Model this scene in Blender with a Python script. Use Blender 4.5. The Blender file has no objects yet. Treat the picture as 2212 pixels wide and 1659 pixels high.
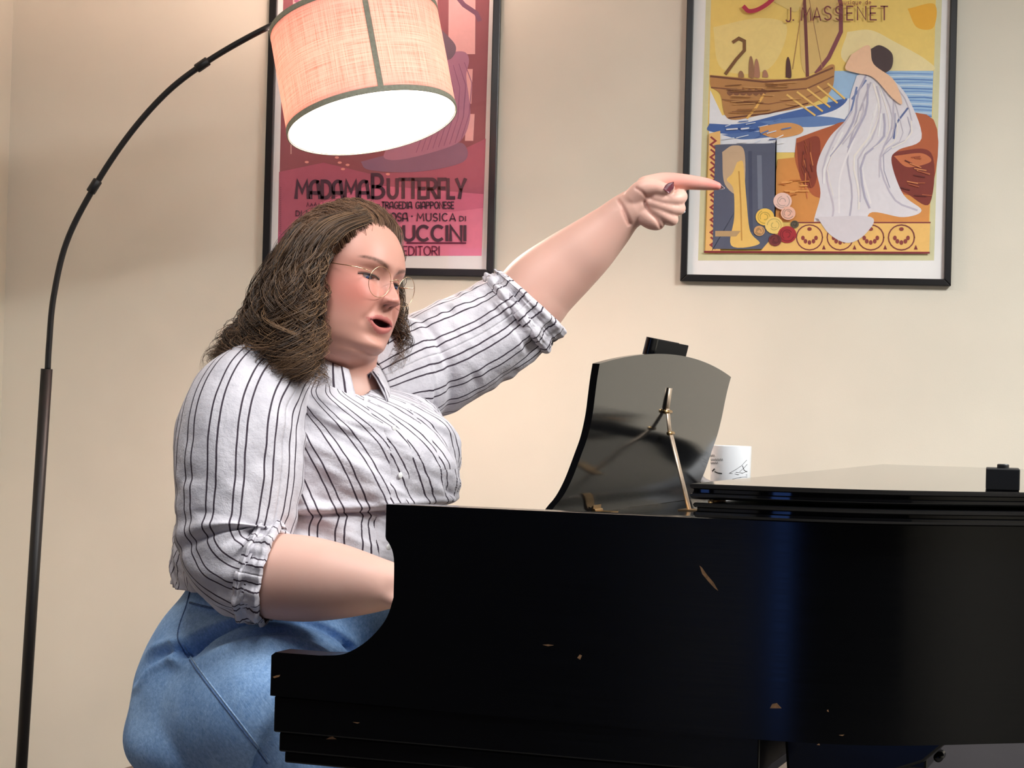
import bpy, bmesh, math, random
import numpy as np
from mathutils import Matrix, Vector

random.seed(7)
rng = np.random.default_rng(7)
SC = bpy.context.scene
COL = SC.collection

# ------------------------------------------------------------------ camera
FPX, CX, CY = 4300.0, 1106.0, 829.5
YAW, PITCH, ROLL = math.radians(6), 55.5 / 4300.0, 0.026
CAM = np.array([0.0, 0.0, 1.10])
_f = np.array([-math.sin(YAW) * math.cos(PITCH), math.cos(YAW) * math.cos(PITCH), math.sin(PITCH)])
_r = np.array([math.cos(YAW), math.sin(YAW), 0.0])
_u = np.cross(_r, _f)
RT = math.cos(ROLL) * _r + math.sin(ROLL) * _u
UP = -math.sin(ROLL) * _r + math.cos(ROLL) * _u
FW = _f
cd = bpy.data.cameras.new('camera')
cam = bpy.data.objects.new('camera', cd)
COL.objects.link(cam)
cd.sensor_width = 36.0
cd.lens = 36.0 * FPX / 2212.0
cd.clip_start = 0.05
Mc = Matrix(((RT[0], UP[0], -FW[0], CAM[0]), (RT[1], UP[1], -FW[1], CAM[1]), (RT[2], UP[2], -FW[2], CAM[2]), (0, 0, 0, 1)))
cam.matrix_world = Mc
SC.camera = cam

SC.view_settings.view_transform = 'Standard'
SC.view_settings.look = 'None'
SC.view_settings.gamma = 1.0
SC.view_settings.use_curve_mapping = False
SC.view_settings.exposure = 0.17

w = bpy.data.worlds.new('world')
SC.world = w
w.use_nodes = True
w.node_tree.nodes['Background'].inputs[0].default_value = (0.13, 0.29, 0.95, 1)
w.node_tree.nodes['Background'].inputs[1].default_value = 1.7


def ceiling_light(x, y, sx, sy, power, col=(1, 1, 1)):
    ld = bpy.data.lights.new('ceiling_panel_light', 'AREA')
    ld.shape = 'RECTANGLE'
    ld.size, ld.size_y = sx, sy
    ld.energy = power
    ld.color = col
    lo = bpy.data.objects.new('ceiling_panel_light', ld)
    lo.location = (x, y, 2.57)
    COL.objects.link(lo)


PANELS = [(1.6, 2.5, 0.6, 1.2, 122.0), (-0.56, 2.1, 0.6, 1.2, 28.0)]
for (x, y, sx, sy, p) in PANELS:
    ceiling_light(x, y, sx - 0.06, sy - 0.06, p, (0.97, 0.99, 1.0))


def at(x, y, d):
    return CAM + d * (FW + RT * (x - CX) / FPX - UP * (y - CY) / FPX)


def proj(p):
    q = np.asarray(p) - CAM
    d = q @ FW
    return CX + FPX * (q @ RT) / d, CY - FPX * (q @ UP) / d


# ------------------------------------------------------------------ materials
def srgb(r, g, b):
    def c(v):
        v /= 255.0
        return v / 12.92 if v <= 0.04045 else ((v + 0.055) / 1.055) ** 2.4
    return (c(r), c(g), c(b), 1.0)


class NT:
    def __init__(s, name):
        s.m = bpy.data.materials.new(name)
        s.m.use_nodes = True
        s.t = s.m.node_tree
        s.b = s.t.nodes['Principled BSDF']
        s.out = s.t.nodes['Material Output']

    def n(s, typ, **kw):
        nd = s.t.nodes.new(typ)
        for k, v in kw.items():
            if k.startswith('i_'):
                nd.inputs[k[2:].replace('_', ' ')].default_value = v
            else:
                setattr(nd, k, v)
        return nd

    def l(s, a, b):
        s.t.links.new(a, b)

    def ramp(s, fac, stops):
        r = s.n('ShaderNodeValToRGB')
        els = r.color_ramp.elements
        while len(els) < len(stops):
            els.new(0.5)
        for e, (p, c) in zip(els, stops):
            e.position = p
            e.color = c
        s.l(fac, r.inputs[0])
        return r.outputs[0]

    def noise(s, scale, detail=4, rough=0.55, vec=None, out='Fac', dist=0.0):
        n = s.n('ShaderNodeTexNoise')
        n.inputs['Scale'].default_value = scale
        n.inputs['Detail'].default_value = detail
        n.inputs['Roughness'].default_value = rough
        n.inputs['Distortion'].default_value = dist
        if vec is None:
            tc = s.n('ShaderNodeTexCoord')
            vec = tc.outputs['Object']
        s.l(vec, n.inputs['Vector'])
        return n.outputs[out]

    def bump(s, h, strength=0.2, dist=0.002):
        b = s.n('ShaderNodeBump')
        b.inputs['Strength'].default_value = strength
        b.inputs['Distance'].default_value = dist
        s.l(h, b.inputs['Height'])
        s.l(b.outputs[0], s.b.inputs['Normal'])

    def math(s, op, a, b=None):
        m = s.n('ShaderNodeMath', operation=op)
        for i, v in enumerate((a, b)):
            if v is None:
                continue
            if isinstance(v, (int, float)):
                m.inputs[i].default_value = v
            else:
                s.l(v, m.inputs[i])
        return m.outputs[0]


def mat_simple(name, col, rough=0.5, metal=0.0, spec=0.5, coat=0.0, nscale=0.0, namp=0.1, bump=0.0):
    t = NT(name)
    t.b.inputs['Base Color'].default_value = col
    t.b.inputs['Roughness'].default_value = rough
    t.b.inputs['Metallic'].default_value = metal
    t.b.inputs['Specular IOR Level'].default_value = spec
    t.b.inputs['Coat Weight'].default_value = coat
    if nscale:
        f = t.noise(nscale)
        c0 = tuple(max(0, c * (1 - namp)) for c in col[:3]) + (1,)
        c1 = tuple(min(1, c * (1 + namp)) for c in col[:3]) + (1,)
        t.l(t.ramp(f, [(0.3, c0), (0.7, c1)]), t.b.inputs['Base Color'])
        if bump:
            t.bump(f, bump)
    return t.m


def mat_attr(name, rough=0.6, spec=0.3, sss=0.0, attr='Col'):
    t = NT(name)
    a = t.n('ShaderNodeAttribute', attribute_name=attr)
    t.l(a.outputs['Color'], t.b.inputs['Base Color'])
    t.b.inputs['Roughness'].default_value = rough
    t.b.inputs['Specular IOR Level'].default_value = spec
    if sss:
        t.b.inputs['Subsurface Weight'].default_value = sss
        t.b.inputs['Subsurface Radius'].default_value = (0.012, 0.005, 0.003)
        t.b.inputs['Subsurface Scale'].default_value = 1.0
    return t


M = {}


def make_wall_mat(name, col, amp=0.04):
    t = NT(name)
    f = t.noise(2.2, 3)
    c0 = tuple(c * (1 - amp) for c in col[:3]) + (1,)
    c1 = tuple(min(1, c * (1 + amp)) for c in col[:3]) + (1,)
    t.l(t.ramp(f, [(0.35, c0), (0.65, c1)]), t.b.inputs['Base Color'])
    t.b.inputs['Roughness'].default_value = 0.75
    t.b.inputs['Specular IOR Level'].default_value = 0.25
    t.bump(t.noise(260, 2), 0.12, 0.001)
    return t.m


M['wall'] = make_wall_mat('beige_wall_paint', srgb(224, 217, 201))
M['ceiling'] = make_wall_mat('ceiling_paint', srgb(236, 233, 226))
M['darkwall'] = make_wall_mat('dark_rear_wall', srgb(52, 52, 56))
M['trim'] = mat_simple('trim_paint', srgb(215, 205, 188), 0.5)


def make_floor_mat():
    t = NT('carpet')
    f = t.noise(180, 3)
    t.l(t.ramp(f, [(0.3, srgb(92, 88, 86)), (0.7, srgb(124, 119, 114))]), t.b.inputs['Base Color'])
    t.b.inputs['Roughness'].default_value = 0.95
    t.bump(f, 0.6, 0.004)
    return t.m


M['carpet'] = make_floor_mat()


def make_lacquer():
    t = NT('black_lacquer')
    t.b.inputs['Base Color'].default_value = (0.0022, 0.0024, 0.003, 1)
    f = t.noise(60, 3)
    r = t.ramp(f, [(0.3, (0.10, 0.10, 0.10, 1)), (0.75, (0.2, 0.2, 0.2, 1))])
    t.l(r, t.b.inputs['Roughness'])
    t.b.inputs['Specular IOR Level'].default_value = 0.5
    return t.m


M['lacquer'] = make_lacquer()
M['desklac'] = mat_simple('polished_black_desk', (0.004, 0.004, 0.0045, 1), 0.11, 0, 0.5)
M['lidlac'] = mat_simple('polished_black_lid', (0.004, 0.004, 0.0045, 1), 0.05, 0, 0.5)


def make_satin_black():
    t = NT('worn_black_lacquer')
    t.b.inputs['Base Color'].default_value = (0.0018, 0.002, 0.0026, 1)
    tc = t.n('ShaderNodeTexCoord')
    mp = t.n('ShaderNodeMapping')
    mp.inputs['Scale'].default_value = (2.0, 2.0, 90.0)
    t.l(tc.outputs['Object'], mp.inputs['Vector'])
    f = t.noise(3, 4, vec=mp.outputs['Vector'])
    r = t.ramp(f, [(0.3, (0.17, 0.17, 0.17, 1)), (0.75, (0.23, 0.23, 0.23, 1))])
    t.l(r, t.b.inputs['Roughness'])
    t.b.inputs['Specular IOR Level'].default_value = 0.36
    return t.m


M['case'] = make_satin_black()
M['brass'] = mat_simple('aged_brass', srgb(196, 160, 110), 0.35, 1.0)
M['brassdull'] = mat_simple('dull_brass_strip', srgb(190, 170, 150), 0.5, 0.6, nscale=90, namp=0.2)
M['chipwood'] = mat_simple('bare_wood_chip', srgb(140, 104, 70), 0.7, nscale=200, namp=0.3)
M['blackmetal'] = mat_simple('black_powdercoat', srgb(22, 20, 20), 0.45, 0.0, 0.4)
M['frame'] = mat_simple('black_frame', srgb(20, 17, 17), 0.3, 0.0, 0.5)
M['matwhite'] = mat_simple('white_mat_board', srgb(250, 248, 245), 0.8, nscale=8, namp=0.02)
M['ivory'] = mat_simple('ivory_key', srgb(235, 228, 210), 0.35)
M['white_ceramic'] = mat_simple('white_glazed_ceramic', srgb(232, 233, 235), 0.25)
M['binder'] = mat_simple('black_vinyl', srgb(14, 14, 15), 0.75, 0.0, 0.15, nscale=300, namp=0.2)
M['plastic'] = mat_simple('black_plastic', srgb(18, 18, 19), 0.5, nscale=300, namp=0.2)
M['felt'] = mat_simple('red_felt', srgb(120, 25, 25), 0.9)


def make_glass_thin(name, tint=(1, 1, 1, 1), rough=0.02, ior=1.45):
    t = NT(name)
    tr = t.n('ShaderNodeBsdfTransparent')
    tr.inputs[0].default_value = tint
    gl = t.n('ShaderNodeBsdfGlossy')
    gl.inputs['Roughness'].default_value = rough
    fr = t.n('ShaderNodeFresnel')
    ge = t.n('ShaderNodeNewGeometry')       # a thin sheet reflects alike from both sides
    mr = t.n('ShaderNodeMapRange')
    mr.inputs['To Min'].default_value = ior
    mr.inputs['To Max'].default_value = 1.0 / ior
    t.l(ge.outputs['Backfacing'], mr.inputs['Value'])
    t.l(mr.outputs[0], fr.inputs['IOR'])
    mx = t.n('ShaderNodeMixShader')
    t.l(fr.outputs[0], mx.inputs[0])
    t.l(tr.outputs[0], mx.inputs[1])
    t.l(gl.outputs[0], mx.inputs[2])
    t.l(mx.outputs[0], t.out.inputs['Surface'])
    return t.m


M['glass'] = make_glass_thin('picture_glass', ior=1.4)
M['lens'] = make_glass_thin('spectacle_lens', ior=1.4)


# ------------------------------------------------------------------ mesh helpers
def tag(o, label=None, cat=None, group=None, kind=None):
    if label:
        o['label'] = label
    if cat:
        o['category'] = cat
    if group:
        o['group'] = group
    if kind:
        o['kind'] = kind
    return o


def empty(name, loc, rz=0.0):
    o = bpy.data.objects.new(name, None)
    o.location = tuple(loc)
    o.rotation_euler = (0, 0, rz)
    COL.objects.link(o)
    o.empty_display_size = 0.1
    return o


def wmat(o):
    m = o.matrix_basis.copy()
    if o.parent:
        return wmat(o.parent) @ m
    return m


def mk(name, V, F, mat, parent=None, world=True, origin=None, smooth=True, cols=None, fcols=None, uv=None, sharp=None):
    """one mesh object; V in world coordinates (world=True) or in the parent's space"""
    V = np.asarray(V, float).reshape(-1, 3)
    o_loc = np.zeros(3)
    if parent is not None and world:
        mi = np.array(wmat(parent).inverted())
        V = V @ mi[:3, :3].T + mi[:3, 3]
    if parent is None:
        o_loc = np.asarray(origin if origin is not None else (V[:, 0].mean(), V[:, 1].mean(), V[:, 2].min()), float)
        V = V - o_loc
    me = bpy.data.meshes.new(name)
    me.from_pydata(V.tolist(), [], F if isinstance(F, list) else np.asarray(F).tolist())
    if smooth:
        me.polygons.foreach_set('use_smooth', [True] * len(me.polygons))
    if cols is not None:
        a = me.attributes.new('Col', 'FLOAT_COLOR', 'POINT')
        c = np.ones((len(V), 4), np.float32)
        c[:, :3] = np.asarray(cols)[:, :3]
        a.data.foreach_set('color', c.ravel())
    if fcols is not None:
        a = me.attributes.new('Col', 'FLOAT_COLOR', 'FACE')
        c = np.ones((len(me.polygons), 4), np.float32)
        c[:, :3] = np.asarray(fcols)[:, :3]
        a.data.foreach_set('color', c.ravel())
    if uv is not None:
        ul = me.uv_layers.new(name='UVMap')
        li = np.zeros(len(me.loops), np.int32)
        me.loops.foreach_get('vertex_index', li)
        ul.data.foreach_set('uv', np.asarray(uv, np.float32)[li].ravel())
    me.materials.append(mat)
    me.update()
    o = bpy.data.objects.new(name, me)
    COL.objects.link(o)
    o.location = tuple(o_loc)
    if parent is not None:
        o.parent = parent
    if sharp:
        me.set_sharp_from_angle(angle=sharp)
    return o


def bevel(o, width=0.003, seg=2, ang=35):
    b = o.modifiers.new('bevel', 'BEVEL')
    b.width = width
    b.segments = seg
    b.limit_method = 'ANGLE'
    b.angle_limit = math.radians(ang)
    b.harden_normals = False
    return o


class MB:
    def __init__(s):
        s.V, s.F = [], []

    def add(s, V, F):
        k = len(s.V)
        s.V += [tuple(map(float, v)) for v in V]
        s.F += [tuple(i + k for i in f) for f in F]
        return s

    def box(s, a, b):
        (x0, y0, z0), (x1, y1, z1) = a, b
        return s.add([(x0, y0, z0), (x1, y0, z0), (x1, y1, z0), (x0, y1, z0), (x0, y0, z1), (x1, y0, z1), (x1, y1, z1), (x0, y1, z1)],
                     [(0, 3, 2, 1), (4, 5, 6, 7), (0, 1, 5, 4), (1, 2, 6, 5), (2, 3, 7, 6), (3, 0, 4, 7)])

    def prism(s, poly, z0, z1, axis='z'):
        n = len(poly)
        def P(p, h):
            if axis == 'z':
                return (p[0], p[1], h)
            if axis == 'y':
                return (p[0], h, p[1])
            return (h, p[0], p[1])
        V = [P(p, z0) for p in poly] + [P(p, z1) for p in poly]
        F = [tuple(range(n)), tuple(range(2 * n - 1, n - 1, -1))] + [(i, i + n, (i + 1) % n + n, (i + 1) % n) for i in range(n)]
        return s.add(V, F)

    def tube(s, pts, rad, n=12, caps=True):
        V, F = tube(pts, rad, n, caps)
        return s.add(V, F)

    def build(s, name, mat, parent=None, world=False, **kw):
        o = mk(name, s.V, s.F, mat, parent, world, **kw)
        bm = bmesh.new()
        bm.from_mesh(o.data)
        bmesh.ops.recalc_face_normals(bm, faces=bm.faces)
        bm.to_mesh(o.data)
        bm.free()
        return o


def catmull(P, n):
    """P (k,d) keys -> n samples, centripetal-free Catmull-Rom"""
    P = np.asarray(P, float)
    k = len(P)
    if k == 2:
        t = np.linspace(0, 1, n)[:, None]
        return P[0] * (1 - t) + P[1] * t
    Q = np.vstack([2 * P[0] - P[1], P, 2 * P[-1] - P[-2]])
    t = np.linspace(0, k - 1, n)
    i = np.minimum(t.astype(int), k - 2)
    f = (t - i)[:, None]
    p0, p1, p2, p3 = Q[i], Q[i + 1], Q[i + 2], Q[i + 3]
    return 0.5 * (2 * p1 + (p2 - p0) * f + (2 * p0 - 5 * p1 + 4 * p2 - p3) * f ** 2 + (3 * p1 - p0 - 3 * p2 + p3) * f ** 3)


def frames(P, ref=None):
    P = np.asarray(P, float)
    T = np.gradient(P, axis=0)
    T /= np.linalg.norm(T, axis=1)[:, None] + 1e-12
    if ref is None:
        ref = np.array([0, 0, 1.0]) if abs(T[0][2]) < 0.8 else np.array([1.0, 0, 0])
    A = np.zeros_like(P)
    a = ref - T[0] * (ref @ T[0])
    a /= np.linalg.norm(a)
    for i in range(len(P)):
        a = a - T[i] * (a @ T[i])
        a /= np.linalg.norm(a)
        A[i] = a
    B = np.cross(T, A)
    return T, A, B


def grid_faces(nr, nc, wrap=True):
    F = []
    for i in range(nr - 1):
        for j in range(nc if wrap else nc - 1):
            j2 = (j + 1) % nc
            F.append((i * nc + j, i * nc + j2, (i + 1) * nc + j2, (i + 1) * nc + j))
    return F


def tube(pts, rad, n=12, caps=True, round_caps=False):
    P = np.asarray(pts, float)
    R = np.broadcast_to(np.asarray(rad, float), (len(P),)).copy()
    if round_caps:
        T, _, _ = frames(P)
        pre, post, rp, rq = [], [], [], []
        for a in (80, 55, 28):
            a = math.radians(a)
            pre.append(P[0] - T[0] * R[0] * math.sin(a)); rp.append(R[0] * math.cos(a))
            post.insert(0, P[-1] + T[-1] * R[-1] * math.sin(a)); rq.insert(0, R[-1] * math.cos(a))
        P = np.vstack([pre, P, post])
        R = np.concatenate([rp, R, rq])
        # keep frame of straight ends
    T, A, B = frames(P)
    th = np.linspace(0, 2 * math.pi, n, endpoint=False)
    V = (P[:, None] + R[:, None, None] * (np.cos(th)[None, :, None] * A[:, None] + np.sin(th)[None, :, None] * B[:, None])).reshape(-1, 3)
    F = grid_faces(len(P), n)
    if caps or round_caps:
        F.append(tuple(range(n - 1, -1, -1)))
        k = (len(P) - 1) * n
        F.append(tuple(range(k, k + n)))
    return V, F


def ellipsoid(c, ax, n=32, m=20):
    """ax: 3x3 rows are the semi axes"""
    ax = np.asarray(ax, float)
    th = np.linspace(0, 2 * math.pi, n, endpoint=False)
    ph = np.linspace(0.02, math.pi - 0.02, m)
    V = np.array([[math.sin(p) * math.cos(t), math.sin(p) * math.sin(t), math.cos(p)] for p in ph for t in th]) @ ax + np.asarray(c)
    F = [tuple(reversed(f)) for f in grid_faces(m, n)]
    F.append(tuple(range(n)))
    F.append(tuple(range(m * n - 1, (m - 1) * n - 1, -1)))
    return V, F


def lathe(prof, n=48):
    """prof: (r, z) list -> V, F around z"""
    th = np.linspace(0, 2 * math.pi, n, endpoint=False)
    V = np.array([[r * math.cos(t), r * math.sin(t), z] for r, z in prof for t in th])
    return V, grid_faces(len(prof), n)


def _hash(ix, iy, iz, s):
    h = (ix * 374761393 + iy * 668265263 + iz * 2147483647 + s * 1274126177) & 0xffffffff
    h = ((h ^ (h >> 13)) * 1274126177) & 0xffffffff
    return ((h ^ (h >> 16)) & 0xffff) / 65535.0 * 2 - 1


def vnoise(P, scale, seed=0):
    Q = np.asarray(P, float) * scale
    I = np.floor(Q).astype(np.int64)
    f = Q - I
    f = f * f * (3 - 2 * f)
    r = 0
    for dx in (0, 1):
        for dy in (0, 1):
            for dz in (0, 1):
                wgt = (f[:, 0] if dx else 1 - f[:, 0]) * (f[:, 1] if dy else 1 - f[:, 1]) * (f[:, 2] if dz else 1 - f[:, 2])
                r = r + wgt * _hash(I[:, 0] + dx, I[:, 1] + dy, I[:, 2] + dz, seed)
    return r


def sstep(a, b, x):
    t = np.clip((x - a) / (b - a), 0, 1)
    return t * t * (3 - 2 * t)
# ------------------------------------------------------------------ the room
M['darkwood'] = mat_simple('dark_panel_wood', srgb(44, 36, 32), 0.6, nscale=6, namp=0.2)
YW = 4.972
XL, XR, YB, ZC = -1.845, 3.3, -1.6, 2.62


def struct(name, a, b, mat, parent=None):
    o = MB().box(a, b).build(name, mat, parent, smooth=False, origin=None)
    if parent is None:
        o['kind'] = 'structure'
    return o


struct('floor', (XL - 0.1, YB - 0.1, -0.05), (XR + 0.1, YW + 0.1, 0.0), M['carpet'])
struct('ceiling', (XL - 0.1, YB - 0.1, ZC), (XR + 0.1, YW + 0.1, ZC + 0.05), M['ceiling'])
struct('wall_back', (XL - 0.1, YW, 0), (XR + 0.1, YW + 0.1, ZC), M['wall'])
struct('wall_left', (XL - 0.1, YB, 0), (XL, YW, ZC), M['wall'])
struct('wall_right', (XR, YB, 0), (XR + 0.1, YW, ZC), M['wall'])
# wall behind the camera with a tall glazed door
WX0, WX1, WZ0, WZ1 = -1.66, -1.14, 0.0, 2.1
mb = MB()
mb.box((XL, YB - 0.1, 0), (WX0, YB, ZC))
mb.box((WX1, YB - 0.1, 0), (XR, YB, ZC))
mb.box((WX0, YB - 0.1, WZ1), (WX1, YB, ZC))
tag(mb.build('wall_front', M['darkwall'], smooth=False), kind='structure')
wn = empty('door_1', ((WX0 + WX1) / 2, YB - 0.05, WZ0))
wn['kind'] = 'structure'
fr = MB()
for x0 in (WX0, WX1 - 0.05):
    fr.box((x0, YB - 0.07, WZ0), (x0 + 0.05, YB - 0.03, WZ1))
for z0 in (WZ0, WZ1 - 0.06):
    fr.box((WX0 + 0.05, YB - 0.07, z0), (WX1 - 0.05, YB - 0.03, z0 + 0.06))
fr.build('door_frame', M['frame'], wn, world=True, smooth=False)
MB().box((WX0 + 0.05, YB - 0.052, WZ0 + 0.06), (WX1 - 0.05, YB - 0.048, WZ1 - 0.06)).build('pane', M['glass'], wn, world=True, smooth=False)
MB().tube([(WX1 - 0.03, YB - 0.02, 1.0), (WX1 - 0.11, YB - 0.02, 1.0)], 0.008, 10).build('door_handle', M['brass'], wn, world=True)
# dark panels added out of view on the left wall to darken the piano's reflections
dn = empty('added_dark_panels', (XL, 1.2, 0))
dn['kind'] = 'structure'
for y0 in (-0.6, 0.6, 1.8):
    bevel(MB().box((XL + 0.001, y0, 0.01), (XL + 0.03, y0 + 1.19, 2.3)).build('dark_panel', M['darkwood'], dn, world=True, smooth=False), 0.004)
struct('baseboard_back', (XL + 0.012, YW - 0.012, 0), (XR, YW, 0.1), M['trim'])
struct('baseboard_left', (XL, YB, 0), (XL + 0.012, YW, 0.1), M['trim'])

for k, (x, y, sx, sy, p) in enumerate(PANELS):
    t = empty('ceiling_light', (x, y, 2.58))
    tag(t, ['flush white ceiling light panel above the tail of the piano', 'flush white ceiling light panel above the bench side of the piano'][k], 'ceiling light', 'ceiling light panels')
    fr = MB()
    for a, b in (((-sx / 2, -sy / 2), (sx / 2, -sy / 2 + 0.03)), ((-sx / 2, sy / 2 - 0.03), (sx / 2, sy / 2)), ((-sx / 2, -sy / 2 + 0.03), (-sx / 2 + 0.03, sy / 2 - 0.03)), ((sx / 2 - 0.03, -sy / 2 + 0.03), (sx / 2, sy / 2 - 0.03))):
        fr.box((a[0], a[1], -0.015), (b[0], b[1], 0.04))
    fr.build('frame', M['ceiling'], t, smooth=False)
    MB().box((-sx / 2 + 0.03, -sy / 2 + 0.03, 0.0), (sx / 2 - 0.03, sy / 2 - 0.03, 0.04)).build('diffuser', M['ceiling'], t, smooth=False)


def wallpt(x, y, off=0.0):
    r = at(x, y, 1.0) - CAM
    p = CAM + r * (YW / r[1])
    p[1] -= off
    return p


# ------------------------------------------------------------------ stroke lettering
def arc(cx, cy, rx, ry, a0, a1, n=12):
    return [(cx + rx * math.cos(math.radians(a0 + (a1 - a0) * i / n)), cy + ry * math.sin(math.radians(a0 + (a1 - a0) * i / n))) for i in range(n + 1)]


# unit letters: x 0..w, y 0..1; entry = (w, [polylines])
GL = {
    'M': (0.86, [[(0, 0), (0.1, 1), (0.43, 0.35), (0.76, 1), (0.86, 0)]]),
    'A': (0.66, [[(0, 0), (0.0, 0.55)] + arc(0.33, 0.6, 0.33, 0.4, 180, 60, 8), [(0.5, 0.98), (0.66, 0)], [(0.02, 0.3), (0.6, 0.3)]]),
    'a': (0.7, [[(0, 0), (0.35, 1), (0.7, 0)], [(0.12, 0.28), (0.58, 0.28)]]),
    'D': (0.62, [[(0, 0), (0, 1), (0.2, 1)] + arc(0.2, 0.5, 0.42, 0.5, 90, -90) + [(0, 0)]]),
    'B': (0.6, [[(0, 0), (0, 1), (0.25, 1)] + arc(0.25, 0.74, 0.28, 0.26, 90, -90, 8) + [(0, 0.48)], [(0.25, 0.48)] + arc(0.25, 0.24, 0.35, 0.24, 90, -90, 8) + [(0, 0)]]),
    'U': (0.6, [[(0, 1), (0, 0.32)] + arc(0.3, 0.32, 0.3, 0.32, 180, 360, 10) + [(0.6, 1)]]),
    'T': (0.5, [[(0, 1), (0.5, 1)], [(0.25, 1), (0.25, 0)]]),
    'E': (0.45, [[(0.45, 1), (0, 1), (0, 0), (0.45, 0)], [(0, 0.5), (0.38, 0.5)]]),
    'R': (0.58, [[(0, 0), (0, 1), (0.25, 1)] + arc(0.25, 0.74, 0.3, 0.26, 90, -90, 8) + [(0, 0.48)], [(0.22, 0.48), (0.58, 0)]]),
    'F': (0.45, [[(0.45, 1), (0, 1), (0, 0)], [(0, 0.52), (0.38, 0.52)]]),
    'L': (0.42, [[(0, 1), (0, 0), (0.42, 0)]]),
    'Y': (0.6, [[(0, 1), (0.3, 0.45), (0.6, 1)], [(0.3, 0.45), (0.2, 0)]]),
    'G': (0.66, [arc(0.35, 0.5, 0.35, 0.5, 50, 330, 14) + [(0.66, 0.45), (0.4, 0.45)]]),
    'I': (0.04, [[(0.02, 0), (0.02, 1)]]),
    'P': (0.55, [[(0, 0), (0, 1), (0.25, 1)] + arc(0.25, 0.72, 0.3, 0.28, 90, -90, 8) + [(0, 0.44)]]),
    'O': (0.72, [arc(0.36, 0.5, 0.36, 0.5, 0, 360, 20)]),
    'N': (0.62, [[(0, 0), (0, 1), (0.62, 0), (0.62, 1)]]),
    'S': (0.5, [arc(0.25, 0.74, 0.24, 0.26, 30, 270, 10) + arc(0.25, 0.24, 0.25, 0.24, 90, -150, 10)]),
    'C': (0.66, [arc(0.36, 0.5, 0.36, 0.5, 50, 310, 14)]),
    'J': (0.4, [[(0.4, 1), (0.4, 0.2)] + arc(0.18, 0.15, 0.22, 0.25, 0, -150, 8)]),
    '.': (0.08, [[(0.0, 0.02), (0.08, 0.02)]]),
    '-': (0.6, [[(0.0, 0.5), (0.6, 0.5)]]),
    '*': (0.1, [[(0.0, 0.5), (0.1, 0.5)]]),
    'm': (0.7, [[(0, 0), (0, .6), (.3, .6), (.35, 0)], [(.35, .6), (.65, .6), (.7, 0)]]),
    'u': (0.4, [[(0, .6), (0, 0), (.4, 0), (.4, .6)]]),
    's': (0.35, [[(.35, .6), (0, .5), (.35, .15), (0, 0)]]),
    'i': (0.05, [[(.02, 0), (.02, .6)], [(.02, .8), (.02, .9)]]),
    'q': (0.4, [arc(.2, .3, .2, .3, 0, 360, 10), [(.4, .6), (.4, -.35)]]),
    'e': (0.4, [[(0, .3), (.4, .3)] + arc(.2, .3, .2, .3, 0, 310, 10)]),
    'd': (0.4, [arc(.2, .3, .2, .3, 0, 360, 10), [(.4, 0), (.4, 1)]]),
}


def ribbon(poly, t):
    """2D polyline -> mitred quads of thickness t that share their edges"""
    P_ = [np.array(p, float) for p in poly]
    P_ = [p for i, p in enumerate(P_) if i == 0 or np.hypot(*(p - P_[i - 1])) > 1e-4]
    if len(P_) < 2:
        return []
    D_ = [(b - a) / np.hypot(*(b - a)) for a, b in zip(P_[:-1], P_[1:])]
    P_[0] = P_[0] - D_[0] * t * 0.3
    P_[-1] = P_[-1] + D_[-1] * t * 0.3
    L_, R_ = [], []
    for i, p in enumerate(P_):
        d0, d1 = D_[max(0, i - 1)], D_[min(len(D_) - 1, i)]
        n0, n1 = np.array([-d0[1], d0[0]]), np.array([-d1[1], d1[0]])
        m = n0 + n1
        q = np.hypot(*m)
        m = m / q if q > 0.3 else n0
        k = min(1.8, 1.0 / max(0.3, m @ n0)) * t / 2
        L_.append(p + m * k)
        R_.append(p - m * k)
    return [[L_[i], R_[i], R_[i + 1], L_[i + 1]] for i in range(len(P_) - 1)]


def text_px(s, x0, x1, ytop, ybot, t, gap=0.16):
    """lettering laid out in the poster's plane between x0..x1; returns quads"""
    ws = [GL[c][0] if c != ' ' else 0.32 for c in s]
    tot = sum(ws) + gap * (len(s) - 1)
    k = (x1 - x0) / tot
    h = ybot - ytop
    x = x0
    q = []
    for c, wd in zip(s, ws):
        if c != ' ':
            for pl in GL[c][1]:
                q += ribbon([(x + p[0] * k, ybot - p[1] * h) for p in pl], t)
        x += (wd + gap) * k
    return q


class Print:
    """flat printed sheet: polygons given in the photo's wall frame, each laid a hair above the last"""
    def __init__(s, base):
        s.V, s.F, s.C = [], [], []
        s.off = base

    def poly(s, pts, col, step=True):
        if step:
            s.off += 0.00004
        k = len(s.V)
        s.V += [wallpt(x, y, s.off) for x, y in pts]
        s.F.append(tuple(range(k, k + len(pts))))
        c = srgb(*col)[:3]
        k2 = min(1.3, 0.97 / max(c))
        s.C.append(tuple(v * k2 for v in c))

    def quads(s, qs, col):
        s.off += 0.00004
        for q in qs:
            s.poly(q, col, False)

    def line(s, pts, col, t):
        s.quads(ribbon(pts, t), col)

    def smooth(s, pts, col, closed=True, n=6):
        P = np.array(list(pts) + ([pts[0]] if closed else []), float)
        s.poly([tuple(p) for p in catmull(P, n * len(P))[:-1]], col)

    def disc(s, x, y, rx, ry, col, n=18):
        s.poly(arc(x, y, rx, ry, 0, 360 - 360 / n, n - 1), col)

    def build(s, name, mat, parent):
        return mk(name, s.V, s.F, mat, parent, True, smooth=False, fcols=s.C)


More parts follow.
